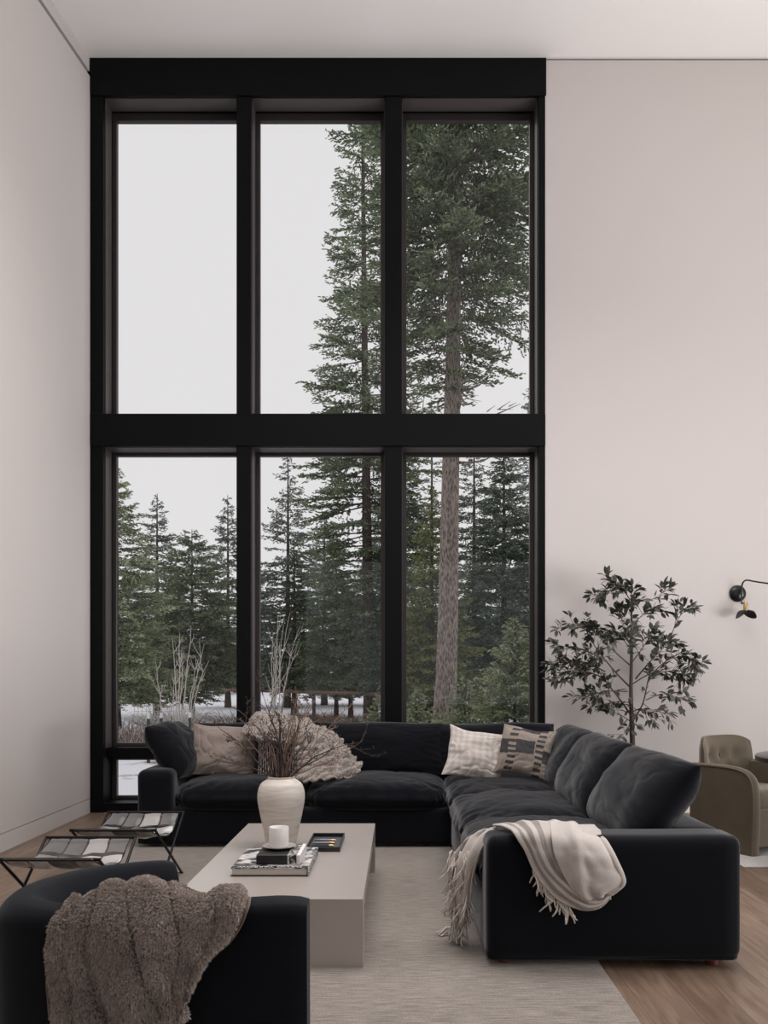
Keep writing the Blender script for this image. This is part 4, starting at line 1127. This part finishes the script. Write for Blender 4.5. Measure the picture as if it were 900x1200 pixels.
# ------------------------------------------------------------------ leather sling stools
def leather():
    m = mat('patchwork_leather', srgb(58, 54, 52), .22, spec=.9, coat=.6)
    uv = nd(m, 'ShaderNodeUVMap'); sp = nd(m, 'ShaderNodeSeparateXYZ'); lk(m, uv.outputs[0], sp.inputs[0])
    def line(x, n, wd):
        f = mth(m, 'FRACT', mth(m, 'MULTIPLY', x, n)); return mth(m, 'LESS_THAN', mth(m, 'MINIMUM', f, mth(m, 'SUBTRACT', 1, f)), wd)
    wob = nd(m, 'ShaderNodeTexNoise'); wob.inputs['Scale'].default_value = 3; lk(m, uv.outputs[0], wob.inputs['Vector'])
    wo = mth(m, 'MULTIPLY', mth(m, 'SUBTRACT', wob.outputs['Fac'], .5), .12)
    X = mth(m, 'ADD', sp.outputs[0], wo); Y = mth(m, 'ADD', sp.outputs[1], wo)
    seam = mth(m, 'MAXIMUM', line(X, 4, .05), line(Y, 4, .10))
    wn = nd(m, 'ShaderNodeTexWhiteNoise', noise_dimensions='2D')
    cb = nd(m, 'ShaderNodeCombineXYZ'); lk(m, mth(m, 'FLOOR', mth(m, 'ADD', mth(m, 'MULTIPLY', X, 4), .0)), cb.inputs[0]); lk(m, mth(m, 'FLOOR', mth(m, 'MULTIPLY', Y, 4)), cb.inputs[1])
    lk(m, cb.outputs[0], wn.inputs['Vector'])
    tone = mixc(m, mth(m, 'POWER', wn.outputs['Value'], 2.0), srgb(26, 24, 24), srgb(200, 196, 194))  # pale patches put window reflections into the leather colour
    lk(m, mixc(m, seam, tone, srgb(14, 13, 13)), bsdf(m).inputs['Base Color'])
    lk(m, mth(m, 'ADD', mth(m, 'MULTIPLY', wn.outputs['Value'], -.1), .24), bsdf(m).inputs['Roughness'])
    bp = nd(m, 'ShaderNodeBump'); bp.inputs['Strength'].default_value = .6; bp.inputs['Distance'].default_value = .004; bp.invert = True
    lk(m, seam, bp.inputs['Height']); lk(m, bp.outputs[0], bsdf(m).inputs['Normal']); return m
M_leather = leather()
def stool(xa, xb, ya, yb, label, seed):
    cx, cy = (xa+xb)/2, (ya+yb)/2; root = empty('sling_stool', (cx, cy, 0)); tag(root, label, 'stool', 'leather sling stools by the left wall')
    hx, hy = (xb-xa)/2, (yb-ya)/2; H = .40
    n = 40; G = np.zeros((n, n, 3)); rng_ = random.Random(seed)
    for i in range(n):
        for j in range(n):
            s = i/(n-1)*2-1; t = j/(n-1)*2-1       # s along y, t along x
            sag = -.085*(1-s*s)**1.0-.02*(1-t*t)*(1-s*s)
            pz = .006*abs(math.sin((t+1)*math.pi*2))*abs(math.sin((s+1)*math.pi*2))
            drop = 0
            G[i, j] = (t*(hx+.012*math.cos(s*3)), s*(hy+.012), H+.004+sag+pz+.006*noise.noise(Vector((s*3+seed, t*3, 0)))*(1-s*s))
    o = new_obj('leather_seat', grid_mesh('leather_seat', G), M_leather, root); solid(o, .006, 0)
    # stitched rolled edges
    m = MB()
    for e in (-1, 1):
        m.tube([(-hx-.02, e*hy, H), (hx+.02, e*hy, H)], .009, 10)
    for k, e in enumerate((-1, 1)):
        mm = MB(); mm.tube([(-hx-.02, e*hy, H), (hx+.02, e*hy, H)], .009, 10); mm.build('seat_rail', M_steel, root, 50)
    for sx in (-1, 1):
        for a, e in enumerate((-1, 1)):
            x = sx*(hx+.012+a*.004); mm = MB(); mm.tube([(x, e*hy, H), (x, -e*(hy-.02), .01)], .008, 8); mm.build('leg', M_steel, root, 50)
    for e in (-1, 1):
        mm = MB(); mm.tube([(-hx-.02, e*(hy-.02), .009), (hx+.02, e*(hy-.02), .009)], .008, 8); mm.build('floor_rail', M_steel, root, 50)
    m = MB(); rs = random.Random(seed)
    for e in (-1, 1):
        m = MB(); m.tube([(-hx, e*(hy-.028), H+.001), (0, e*(hy-.028), H+.002), (hx, e*(hy-.028), H+.001)], .0022, 4); m.build('stitching', M_steel, root)
    return root
stool(-1.88, -1.42, 4.92, 5.55, 'black patchwork leather sling stool in front of the sofa arm', 2)
stool(-1.93, -1.47, 4.14, 4.70, 'black patchwork leather sling stool nearest the barrel chair', 5)

# ------------------------------------------------------------------ foreground barrel chair
ch = empty('barrel_chair', (-.75, 2.9, 0)); tag(ch, 'black upholstered barrel chair in the foreground under a brown fur throw', 'chair')
path = catmull([[-.262, 2.47, 0], [-.5, 2.462, 0], [-.78, 2.458, 0], [-.97, 2.475, 0], [-1.105, 2.57, 0], [-1.135, 2.74, 0], [-1.08, 2.93, 0], [-.97, 3.06, 0], [-.83, 3.15, 0]], 80)
tan = np.gradient(path, axis=0); tan /= np.linalg.norm(tan, axis=1, keepdims=True)
nrm = np.stack([-tan[:, 1], tan[:, 0], np.zeros(80)], 1)      # toward the outside?
if np.dot(nrm[40], path[40]-np.array([-.6, 2.9, 0])) < 0: nrm = -nrm
n_sec = 40; V = []; 
for i in range(80):
    s = i/79
    # thickness and rim roll grow towards the far arm
    T = .075+.02*max(0, min(1, (s-.4)/.3)); hgt = .655-.022*min(1, max(0, (s-.05)/.25))-.022*max(0, (s-.6)/.4)
    rr = T*(.50 if s < .3 else min(.98, .50+(s-.3)*2.4))
    endf = 1.0
    e = min(s, 1-s)*79/4
    if e < 1: endf = math.sqrt(max(0, 1-(1-e)**2))*.16+.84
    sec = []
    z0 = .03; k1 = 12
    # outer side up, rounded rim, inner side down
    for k in range(k1): sec.append((T, z0+(hgt-rr-z0)*k/(k1-1)))
    for k in range(1, 8):
        a = k/8*math.pi/2; sec.append((T-rr+rr*math.cos(a), hgt-rr+rr*math.sin(a)))
    for k in range(0, 8):
        a = math.pi/2+k/8*math.pi/2; sec.append((-T+rr+rr*math.cos(a), hgt-rr+rr*math.sin(a)))
    for k in range(k1): sec.append((-T, hgt-rr-(hgt-rr-z0)*k/(k1-1)))
    for t, z in sec:
        zz = z if endf == 1 else z0+(z-z0)*(.92+.08*endf)
        t_ = t*(endf if endf < 1 else 1)
        out = .02*(z/hgt)
        p = path[i]+nrm[i]*(t_+out); V.append((p[0], p[1], zz))
ns = len(V)//80; F = []
for i in range(79):
    for k in range(ns):
        F.append((i*ns+k, i*ns+(k+1) % ns, (i+1)*ns+(k+1) % ns, (i+1)*ns+k))
F.append(tuple(range(ns))); F.append(tuple(79*ns+k for k in range(ns-1, -1, -1)))
me = bpy.data.meshes.new('backrest'); me.from_pydata([(x+.75, y-2.9, z) for x, y, z in V], [], F); me.update()
bm = bmesh.new(); bm.from_mesh(me); bmesh.ops.recalc_face_normals(bm, faces=bm.faces); bm.to_mesh(me); bm.free()
new_obj('backrest', smooth(me, 50), M_chair, ch)
# seat deck and cushion fill the wedge between the two arms
inner = path[6:74]-nrm[6:74]*.07
def slab(poly, z0, z1, name, m, par, r=.03):
    n = len(poly); cc = poly.mean(axis=0); b = MB(); rings = []
    for f, z in ((.0, z0), (.0, z0), (.0, z1-r), (.3, z1-r*.3), (1, z1)):
        rings.append([tuple((p+(cc-p)/np.linalg.norm(cc-p)*r*f)[:2])+(z,) for p in poly])
    V = [q for r_ in rings for q in r_]; F = []
    for k in range(len(rings)-1):
        for i in range(n): F.append((k*n+i, k*n+(i+1) % n, (k+1)*n+(i+1) % n, (k+1)*n+i))
    F.append(tuple((len(rings)-1)*n+i for i in range(n))); F.append(tuple(range(n-1, -1, -1)))
    b.add([(x+.75, y-2.9, z) for x, y, z in V], F); return b.build(name, m, par, 50)
pol = np.vstack([inner[::4], [[-.62, 3.02, 0], [-.42, 2.84, 0]]]); slab(pol, .05, .30, 'seat_base', M_chair, ch)
slab(pol, .305, .44, 'seat_cushion', M_chair, ch, .05)
V_, F_ = lathe([(0, 0), (.20, 0), (.20, .03), (0, .03)], 40); b = MB(); b.add(V_, F_); o = b.build('plinth', M_black, ch, 40); o.location = (0, -.15, .012)

# brown fur throw over the barrel chair
ft = empty('fur_throw', (-.7, 2.4, .66)); tag(ft, 'brown ribbed faux fur throw draped over the black barrel chair', 'blanket')
def fur_piece(ctrl, nu, nv, ribs, amp, seed, nf, extra=.03):
    G = net(ctrl, nu, nv); nn = grid_normals(G)
    if nn[nu//2:, :, 1].mean() > 0: G = G[:, ::-1]; nn = grid_normals(G); flip = True
    else: flip = False
    MK = np.ones((nu, nv))
    for i in range(nu):
        for j in range(nv):
            s, t = i/(nu-1), j/(nv-1)
            tt = 1-t if flip else t
            k = tt*ribs+.12*noise.noise(Vector((s*3, seed, 1)))
            sn = abs(math.sin(k*math.pi)); pf = sn**.4-.7*math.exp(-(sn/.14)**2); MK[i, j] = min(1, max(.04, (sn-.10)/.25))                      # pillowy ribs with narrow grooves
            n1 = noise.noise(Vector((G[i, j][0]*8+seed, G[i, j][2]*7, 3))); n2 = noise.noise(Vector((G[i, j][0]*22, G[i, j][2]*16, seed)))
            G[i, j] += nn[i, j]*(amp*(.45+.55*min(1, s*3))*pf+extra*1.0*n1+.012*n2)
    o = new_obj('fabric', grid_mesh('fabric', G), M_fur, ft); o.location = (.7, -2.4, -.66); solid(o, .007, 1)
    o = fur('fur_pile', G, nf, .0072, .0011, M_fur, ft, seed, mask=MK); o.location = (.7, -2.4, -.66); o['kind'] = 'stuff'
# main sweep (rows run from inside the chair over the rim and down)
cols_ = [[(116, 1050), (118, 1058), (110, 1086), (108, 1128), (124, 1170), (150, 1225)],
         [(146, 1040), (150, 1050), (158, 1086), (168, 1124), (180, 1165), (198, 1215)],
         [(194, 1032), (198, 1042), (208, 1076), (214, 1112), (204, 1152), (214, 1200)],
         [(240, 1026), (246, 1034), (256, 1062), (250, 1098), (226, 1136), (214, 1180)],
         [(284, 1034), (290, 1040), (290, 1060), (272, 1094), (244, 1122), (220, 1164)]]
Ys = [2.58, 2.43, 2.335, 2.325, 2.32, 2.32]
ctrl = [[P(c[r][0], c[r][1]+4, Ys[r]) for c in cols_] for r in range(6)]
for p in ctrl[0]: p.z = .655
for p in ctrl[1]: p.z = .676
fur_piece(ctrl, 120, 140, 4, .025, 1.3, 130000)
# second fold hanging at the left, slightly behind
cols_ = [[(84, 1056), (80, 1066), (62, 1090), (56, 1120), (56, 1165), (64, 1225)],
         [(98, 1050), (98, 1060), (84, 1086), (80, 1118), (84, 1165), (92, 1225)],
         [(114, 1052), (120, 1060), (110, 1088), (106, 1120), (114, 1165), (140, 1225)],
         [(132, 1056), (144, 1066), (144, 1092), (142, 1122), (156, 1168), (176, 1225)]]
Ys = [2.58, 2.46, 2.385, 2.375, 2.37, 2.36]
ctrl = [[P(c[r][0], c[r][1]+4, Ys[r]) for c in cols_] for r in range(6)]
for p in ctrl[0]: p.z = .64
for p in ctrl[1]: p.z = .668; p.y -= .02
for p in ctrl[2]: p.z = .61; p.y -= .025
fur_piece(ctrl, 90, 90, 3, .022, 4.1, 60000)

# ------------------------------------------------------------------ artificial olive tree
pt = empty('potted_tree', (2.06, 7.6, 0)); tag(pt, 'grey-green leafy indoor tree behind the sofa against the wall', 'plant')
V, F = lathe([(0, .0), (.15, 0), (.16, .01), (.2, .34), (.205, .36), (.19, .36), (.185, .33), (0, .33)], 40); b = MB(); b.add(V, F); b.build('pot', M_pot, pt, 50)
V, F = lathe([(.186, .0), (.12, .012), (0, .018)], 30); b = MB(); b.add(V, F); o = b.build('soil', M_soil, pt, 60); o.location = (0, 0, .325)
def pc(x, y, dy=0.0): return P(640+x/3.4615, 660+y/3.4615, 7.6+dy)-Vector((2.06, 7.6, 0))
rng = random.Random(21); stems = MB(); leaves = []
def leafy(pts, r, dens=1.0, start=.3, clump=True):
    n = 18; q = catmull([list(p) for p in pts], n)
    stems.tube([tuple(c) for c in q], [r*(1-.75*k/(n-1)) for k in range(n)], 6)
    tl = sum(np.linalg.norm(q[k+1]-q[k]) for k in range(n-1)); nl = int(tl*57*dens)
    for k in range(nl):
        s = start+(1-start)*rng.random()**.8; i = min(n-2, int(s*(n-1))); p = Vector(q[i]); d = Vector(q[i+1]-q[i]).normalized()
        a = Vector((rng.gauss(0, 1), rng.gauss(0, .8), rng.gauss(.1, .8))).normalized(); dd = (d*.7+a*.8).normalized()
        if rng.random() < .45:       # small side twig carrying a leaf cluster
            l = rng.uniform(.04, .13); e = p+dd*l; stems.tube([p, e], [.003, .0015], 4)
            for _ in range(rng.randint(3, 5)):
                b2 = Vector((rng.gauss(0, 1), rng.gauss(0, 1), rng.gauss(0, .7))).normalized(); leaves.append((p.lerp(e, rng.uniform(.5, 1)), (dd+b2*.8).normalized()))
        else: leaves.append((p, dd))
    for _ in range(4): leaves.append((Vector(q[-1]), (Vector(q[-1]-q[-2]).normalized()+Vector((rng.gauss(0, .5), rng.gauss(0, .5), rng.gauss(0, .4)))).normalized()))
trunk = MB(); tp = catmull([[0, 0, .33], list(pc(350, 765)), list(pc(347, 640)), list(pc(344, 500)), list(pc(347, 330)), list(pc(346, 140))], 30)
trunk.tube([tuple(p) for p in tp], [.03-.022*k/29 for k in range(30)], 10); trunk.build('trunk', M_stem, pt, 60)
leafy([pc(346, 240), pc(346, 150), pc(350, 95)], .006, 1.5, .1)
leafy([pc(340, 610), pc(290, 540), pc(235, 470), pc(200, 410)], .009, .7, .4)
leafy([pc(338, 500), pc(280, 440), pc(200, 340), pc(155, 260, .1)], .009, .5, .5)
leafy([pc(155, 262), pc(110, 250), pc(45, 268)], .004, 1.5, .1)
leafy([pc(160, 262), pc(185, 262), pc(215, 268)], .003, 2.0, .1)
leafy([pc(338, 412), pc(290, 370), pc(240, 325), pc(190, 275)], .007, .5, .4)
leafy([pc(230, 390, -.1), pc(150, 350, -.15), pc(50, 345, -.2)], .005, 1.5, .15)
leafy([pc(240, 440, -.1), pc(150, 400), pc(25, 415, .1)], .006, 1.6, .15)
leafy([pc(250, 470, .1), pc(150, 440), pc(50, 462, -.1)], .006, 1.5, .2)
leafy([pc(330, 520, -.1), pc(240, 520, -.15), pc(135, 550, -.2)], .006, 1.4, .3)
leafy([pc(300, 560), pc(250, 570), pc(185, 585, .1)], .005, 1.0, .2)
leafy([pc(340, 640), pc(300, 615), pc(255, 600)], .005, 1.3, .2)
leafy([pc(345, 620), pc(335, 660), pc(310, 700, -.1)], .004, 1.0, .2)
leafy([pc(355, 600), pc(390, 590, -.1), pc(425, 628, -.15)], .005, 1.3, .1)
leafy([pc(395, 570), pc(430, 595), pc(488, 612)], .004, 1.0, .5)
leafy([pc(352, 640), pc(392, 570), pc(410, 490), pc(420, 440)], .009, .6, .4)
leafy([pc(405, 555), pc(470, 530), pc(520, 540), pc(576, 560)], .005, 1.1, .3)
leafy([pc(350, 490), pc(420, 450, .1), pc(500, 440, .15), pc(565, 470, .1)], .007, 1.3, .3)
leafy([pc(415, 470), pc(470, 410), pc(540, 370), pc(600, 392)], .006, 1.6, .3)
leafy([pc(600, 385), pc(606, 410), pc(600, 440)], .003, 2.0, .1)
leafy([pc(362, 470), pc(430, 390), pc(500, 320)], .008, 1.2, .4)
leafy([pc(500, 320), pc(520, 260), pc(545, 210), pc(560, 170)], .005, .9, .3)
leafy([pc(545, 205), pc(570, 180), pc(595, 185)], .003, 2.0, .1)
leafy([pc(350, 400), pc(400, 330, -.1), pc(430, 280, -.2)], .005, 1.4, .2)
leafy([pc(346, 350), pc(290, 290), pc(250, 300)], .004, 1.2, .2)
leafy([pc(346, 300), pc(310, 240, .1), pc(300, 190, .1)], .004, 1.3, .2)
leafy([pc(346, 260), pc(400, 200), pc(440, 185)], .004, 1.6, .3)
leafy([pc(346, 155), pc(420, 150), pc(495, 105)], .004, .8, .55)
leafy([pc(342, 150), pc(300, 95), pc(250, 70)], .005, 2.2, .15)
leafy([pc(300, 105), pc(250, 115), pc(205, 140)], .004, 2.0, .15)
leafy([pc(345, 400, -.1), pc(345, 330, -.25), pc(350, 290, -.3)], .005, 1.5, .2)
stems.build('branches', M_stem, pt, 60)
lm = MB()
for p, d in leaves:
    L = rng.uniform(.052, .088); w_ = L*.24; s = d.cross(Vector((rng.gauss(0, .4), rng.gauss(0, .4), 1))).normalized(); n_v = s.cross(d).normalized(); c = p+d*.012
    rows = [(0, .05), (.2, .7), (.45, 1), (.72, .75), (1, .04)]
    V = []
    for f, g_ in rows:
        bend = n_v*(-.18*L*f*f); V += [c+d*L*f+s*w_*g_+bend+n_v*.004*g_, c+d*L*f+bend, c+d*L*f-s*w_*g_+bend+n_v*.004*g_]
    F = []
    for k in range(4): F += [(3*k, 3*k+1, 3*k+4, 3*k+3), (3*k+1, 3*k+2, 3*k+5, 3*k+4)]
    lm.add(V, F)
lm.build('foliage', M_leaf, pt, 60)

# ------------------------------------------------------------------ tufted armchair
ac = empty('tufted_armchair', (2.65, 6.42, .01), R(-58)); ac.scale = (.85, .95, 1); tag(ac, 'olive velvet button-tufted armchair at the round table by the wall', 'armchair')
# local frame: +x is the direction the chair faces, y across
def ac_soft(name, q, r, seed, m=M_olive): return soft_box(name, *q, m, ac, r, seed, .005)
# curved back: swept panel with rounded top
n = 34; k_ = 26; G = np.zeros((2, k_, n, 3))
for sgn in (0, 1):
    for i in range(k_):
        for j in range(n):
            a = (j/(n-1)-.5)*2; zf = i/(k_-1)
            top = .815-.05*abs(a)**5
            z = .10+(top-.10)*zf
            wdt = .33-.03*zf
            y = a*wdt; wrap = .10*abs(a)**3
            back = -.30-.06*zf+wrap
            th_ = (.075+.03*math.sin(zf*math.pi))*(1-.9*max(0, zf-.9)*10*.6)*(1-.85*max(0, abs(a)-.86)/.14*.7)
            G[sgn, i, j] = (back-th_/2 if sgn == 0 else back+th_/2, y, z)
# button dimples on the front of the back
for by, bz in ((-.15, .66), (0.0, .66), (.15, .66), (-.08, .54), (.08, .54)):
    d2 = (G[1, :, :, 1]-by)**2+(G[1, :, :, 2]-bz)**2; G[1, :, :, 0] -= .035*np.exp(-d2/.0022)
b = MB(); nn_ = k_*n
V = [tuple(p) for p in G.reshape(-1, 3)]; F = []
for i in range(k_-1):
    for j in range(n-1):
        a = i*n+j; F.append((a, a+n, a+n+1, a+1)); F.append((nn_+a, nn_+a+1, nn_+a+n+1, nn_+a+n))
for i in range(k_-1):
    for j in (0, n-1): a = i*n+j; F.append((a, nn_+a, nn_+a+n, a+n))
for j in range(n-1):
    for i in (0, k_-1): a = i*n+j; F.append((a, a+1, nn_+a+1, nn_+a))
me = bpy.data.meshes.new('backrest'); me.from_pydata(V, [], F); bm = bmesh.new(); bm.from_mesh(me); bmesh.ops.recalc_face_normals(bm, faces=bm.faces); bm.to_mesh(me); bm.free()
new_obj('backrest', smooth(me, 65), M_olive, ac)
for by, bz in ((-.15, .66), (0.0, .66), (.15, .66), (-.08, .54), (.08, .54)):
    bm = bmesh.new(); bmesh.ops.create_uvsphere(bm, u_segments=16, v_segments=8, radius=.013); bmesh.ops.scale(bm, vec=(.5, 1, 1), verts=bm.verts)
    o = new_obj('button', bm_mesh('button', bm, 180), M_olive, ac); o.location = (-.30-.06*.75+.02, by, bz)
# arms: side panels whose top curves down at the front into a post
def arm(sy):
    prof_ = catmull([[-.34, .60, 0], [-.1, .607, 0], [.12, .60, 0], [.24, .565, 0], [.29, .48, 0], [.30, .3, 0], [.285, .0, 0]], 36)
    b = MB(); V = []; F = []; y0, y1 = sy*.27, sy*.36
    ny_ = 8
    for k in range(len(prof_)):
        x, z = prof_[k][0], prof_[k][1]; t = prof_[min(k+1, 35)]-prof_[max(k-1, 0)]; nx_, nz_ = -t[1], t[0]; l = math.hypot(nx_, nz_)+1e-9; nx_ /= l; nz_ /= l
        if nz_ < 0 and k < 10: nx_, nz_ = -nx_, -nz_
        for j in range(ny_):
            f = j/(ny_-1); y = y0+(y1-y0)*f; cr = .018*math.sin(f*math.pi)
            V.append((x+abs(nx_)*cr, y, z+max(0, nz_)*cr))
    for k in range(35):
        for j in range(ny_-1): a = k*ny_+j; F.append((a, a+1, a+ny_+1, a+ny_))
    for side in (0, ny_-1):
        base = len(V)
        for k in range(36): x, z = V[k*ny_+side][0], V[k*ny_+side][2]; V.append((-.34, V[k*ny_+side][1], min(z, .6)*1.0 if k else .6))
        # fan the side as strips towards the back edge
        for k in range(35): F.append((k*ny_+side, (k+1)*ny_+side, base+k+1, base+k))
    bb = MB(); bb.add(V, F); me_ = bpy.data.meshes.new('arm'); me_.from_pydata([tuple(v) for v in bb.v], [], bb.f)
    bm = bmesh.new(); bm.from_mesh(me_); bmesh.ops.remove_doubles(bm, verts=bm.verts, dist=.0004); bmesh.ops.recalc_face_normals(bm, faces=bm.faces); bm.to_mesh(me_); bm.free()
    o = new_obj('arm', smooth(me_, 40), M_olive, ac)
    # piping along the outer edge
    m = MB(); m.tube([(p[0]+.003, y1, p[1]+.003) for p in prof_], .006, 8); m.tube([(p[0]+.003, y0, p[1]+.003) for p in prof_], .006, 8); 
    m2 = MB(); m2.tube([(p[0]+.003, y1, p[1]+.003) for p in prof_], .006, 8); m2.build('piping', M_olive, o, 60)
arm(-1); arm(1)
ac_soft('seat_cushion', (-.24, .27, -.262, .262, .30, .455), .05, 3)
ac_soft('seat_base', (-.28, .24, -.268, .268, .04, .31), .02, 4)

# round dining table
dt = empty('round_table', (2.86, 5.60, .01)); tag(dt, 'round dark-topped table at the right edge beside the tufted armchair', 'table')
V, F = lathe([(0, .708), (.47, .708), (.485, .712), (.488, .742), (.478, .75), (0, .75)], 72); b = MB(); b.add(V, F); b.build('tabletop', M_tabletop, dt, 40)
V, F = lathe([(0, 0), (.25, 0), (.255, .012), (.24, .03), (.06, .05), (.045, .10), (.045, .66), (.10, .708), (0, .708)], 40); b = MB(); b.add(V, F); b.build('pedestal', M_sconce, dt, 40)

# ------------------------------------------------------------------ wall sconce
sc = empty('wall_sconce', (3.17, 8.0, 2.055)); tag(sc, 'black jointed wall lamp with petal shade on the right wall', 'lamp')
V, F = lathe([(0, 0), (.076, 0), (.079, .006), (.072, .02), (.04, .034), (0, .038)], 40); b = MB(); b.add(V, F); o = b.build('wall_plate', M_sconce, sc, 60); o.rotation_euler = (math.pi/2, 0, 0)
def sp_(x, y, Y): return P(840+x/15, 670+y/15, Y)-Vector((3.17, 8.0, 2.055))
m = MB(); pts = catmull([list(sp_(432, 400, 7.95)), list(sp_(440, 262, 7.93)), list(sp_(468, 182, 7.91)), list(sp_(530, 148, 7.9)), list(sp_(660, 170, 7.86)), list(sp_(900, 206, 7.78)), list(sp_(1800, 330, 7.5))], 40)
m.tube([tuple(p) for p in pts], .0075, 10); m.build('arm', M_sconce, sc, 60)
m = MB(); m.tube([tuple(sp_(435, 400, 7.94)), tuple(sp_(435, 500, 7.93)), tuple(sp_(437, 560, 7.91)), tuple(sp_(505, 545, 7.88))], .007, 10); m.build('stem', M_sconce, sc, 60)
m = MB(); m.tube([tuple(sp_(508, 515, 7.88)), tuple(sp_(508, 560, 7.88)), tuple(sp_(508, 680, 7.88))], [.010, .021, .023], 20); m.build('socket', M_brass, sc, 40)
def petal(dx, name='shade'):
    n1, n2 = 18, 16; V = []; F = []
    c = sp_(508, 690, 7.88)
    for i in range(n1):
        s = i/(n1-1)
        for j in range(n2):
            t = (j/(n2-1)-.5)*2; wd = .045*math.sin(min(1, s*.86+.14)*math.pi)**.6+.004
            axis = Vector((dx*.98, -.06, -.42-.55*s)); ax = Vector((dx, 0, -.75)).normalized(); side = Vector((.75*dx*.6, -1.0, .3)).normalized()
            p = c+ax*(.115*s)+side*wd*t+Vector((-dx*.5, 0, -.8)).normalized()*(-.035*math.sin(s*math.pi)*(1-t*t)*1.0)
            V.append(tuple(p))
    for i in range(n1-1):
        for j in range(n2-1): a = i*n2+j; F.append((a, a+1, a+n2+1, a+n2))
    bb = MB(); bb.add(V, F); o = bb.build(name, M_shade, sc, 180); solid(o, .003, 0)
petal(-1); petal(1)
print('NPOLY', NPOLY)
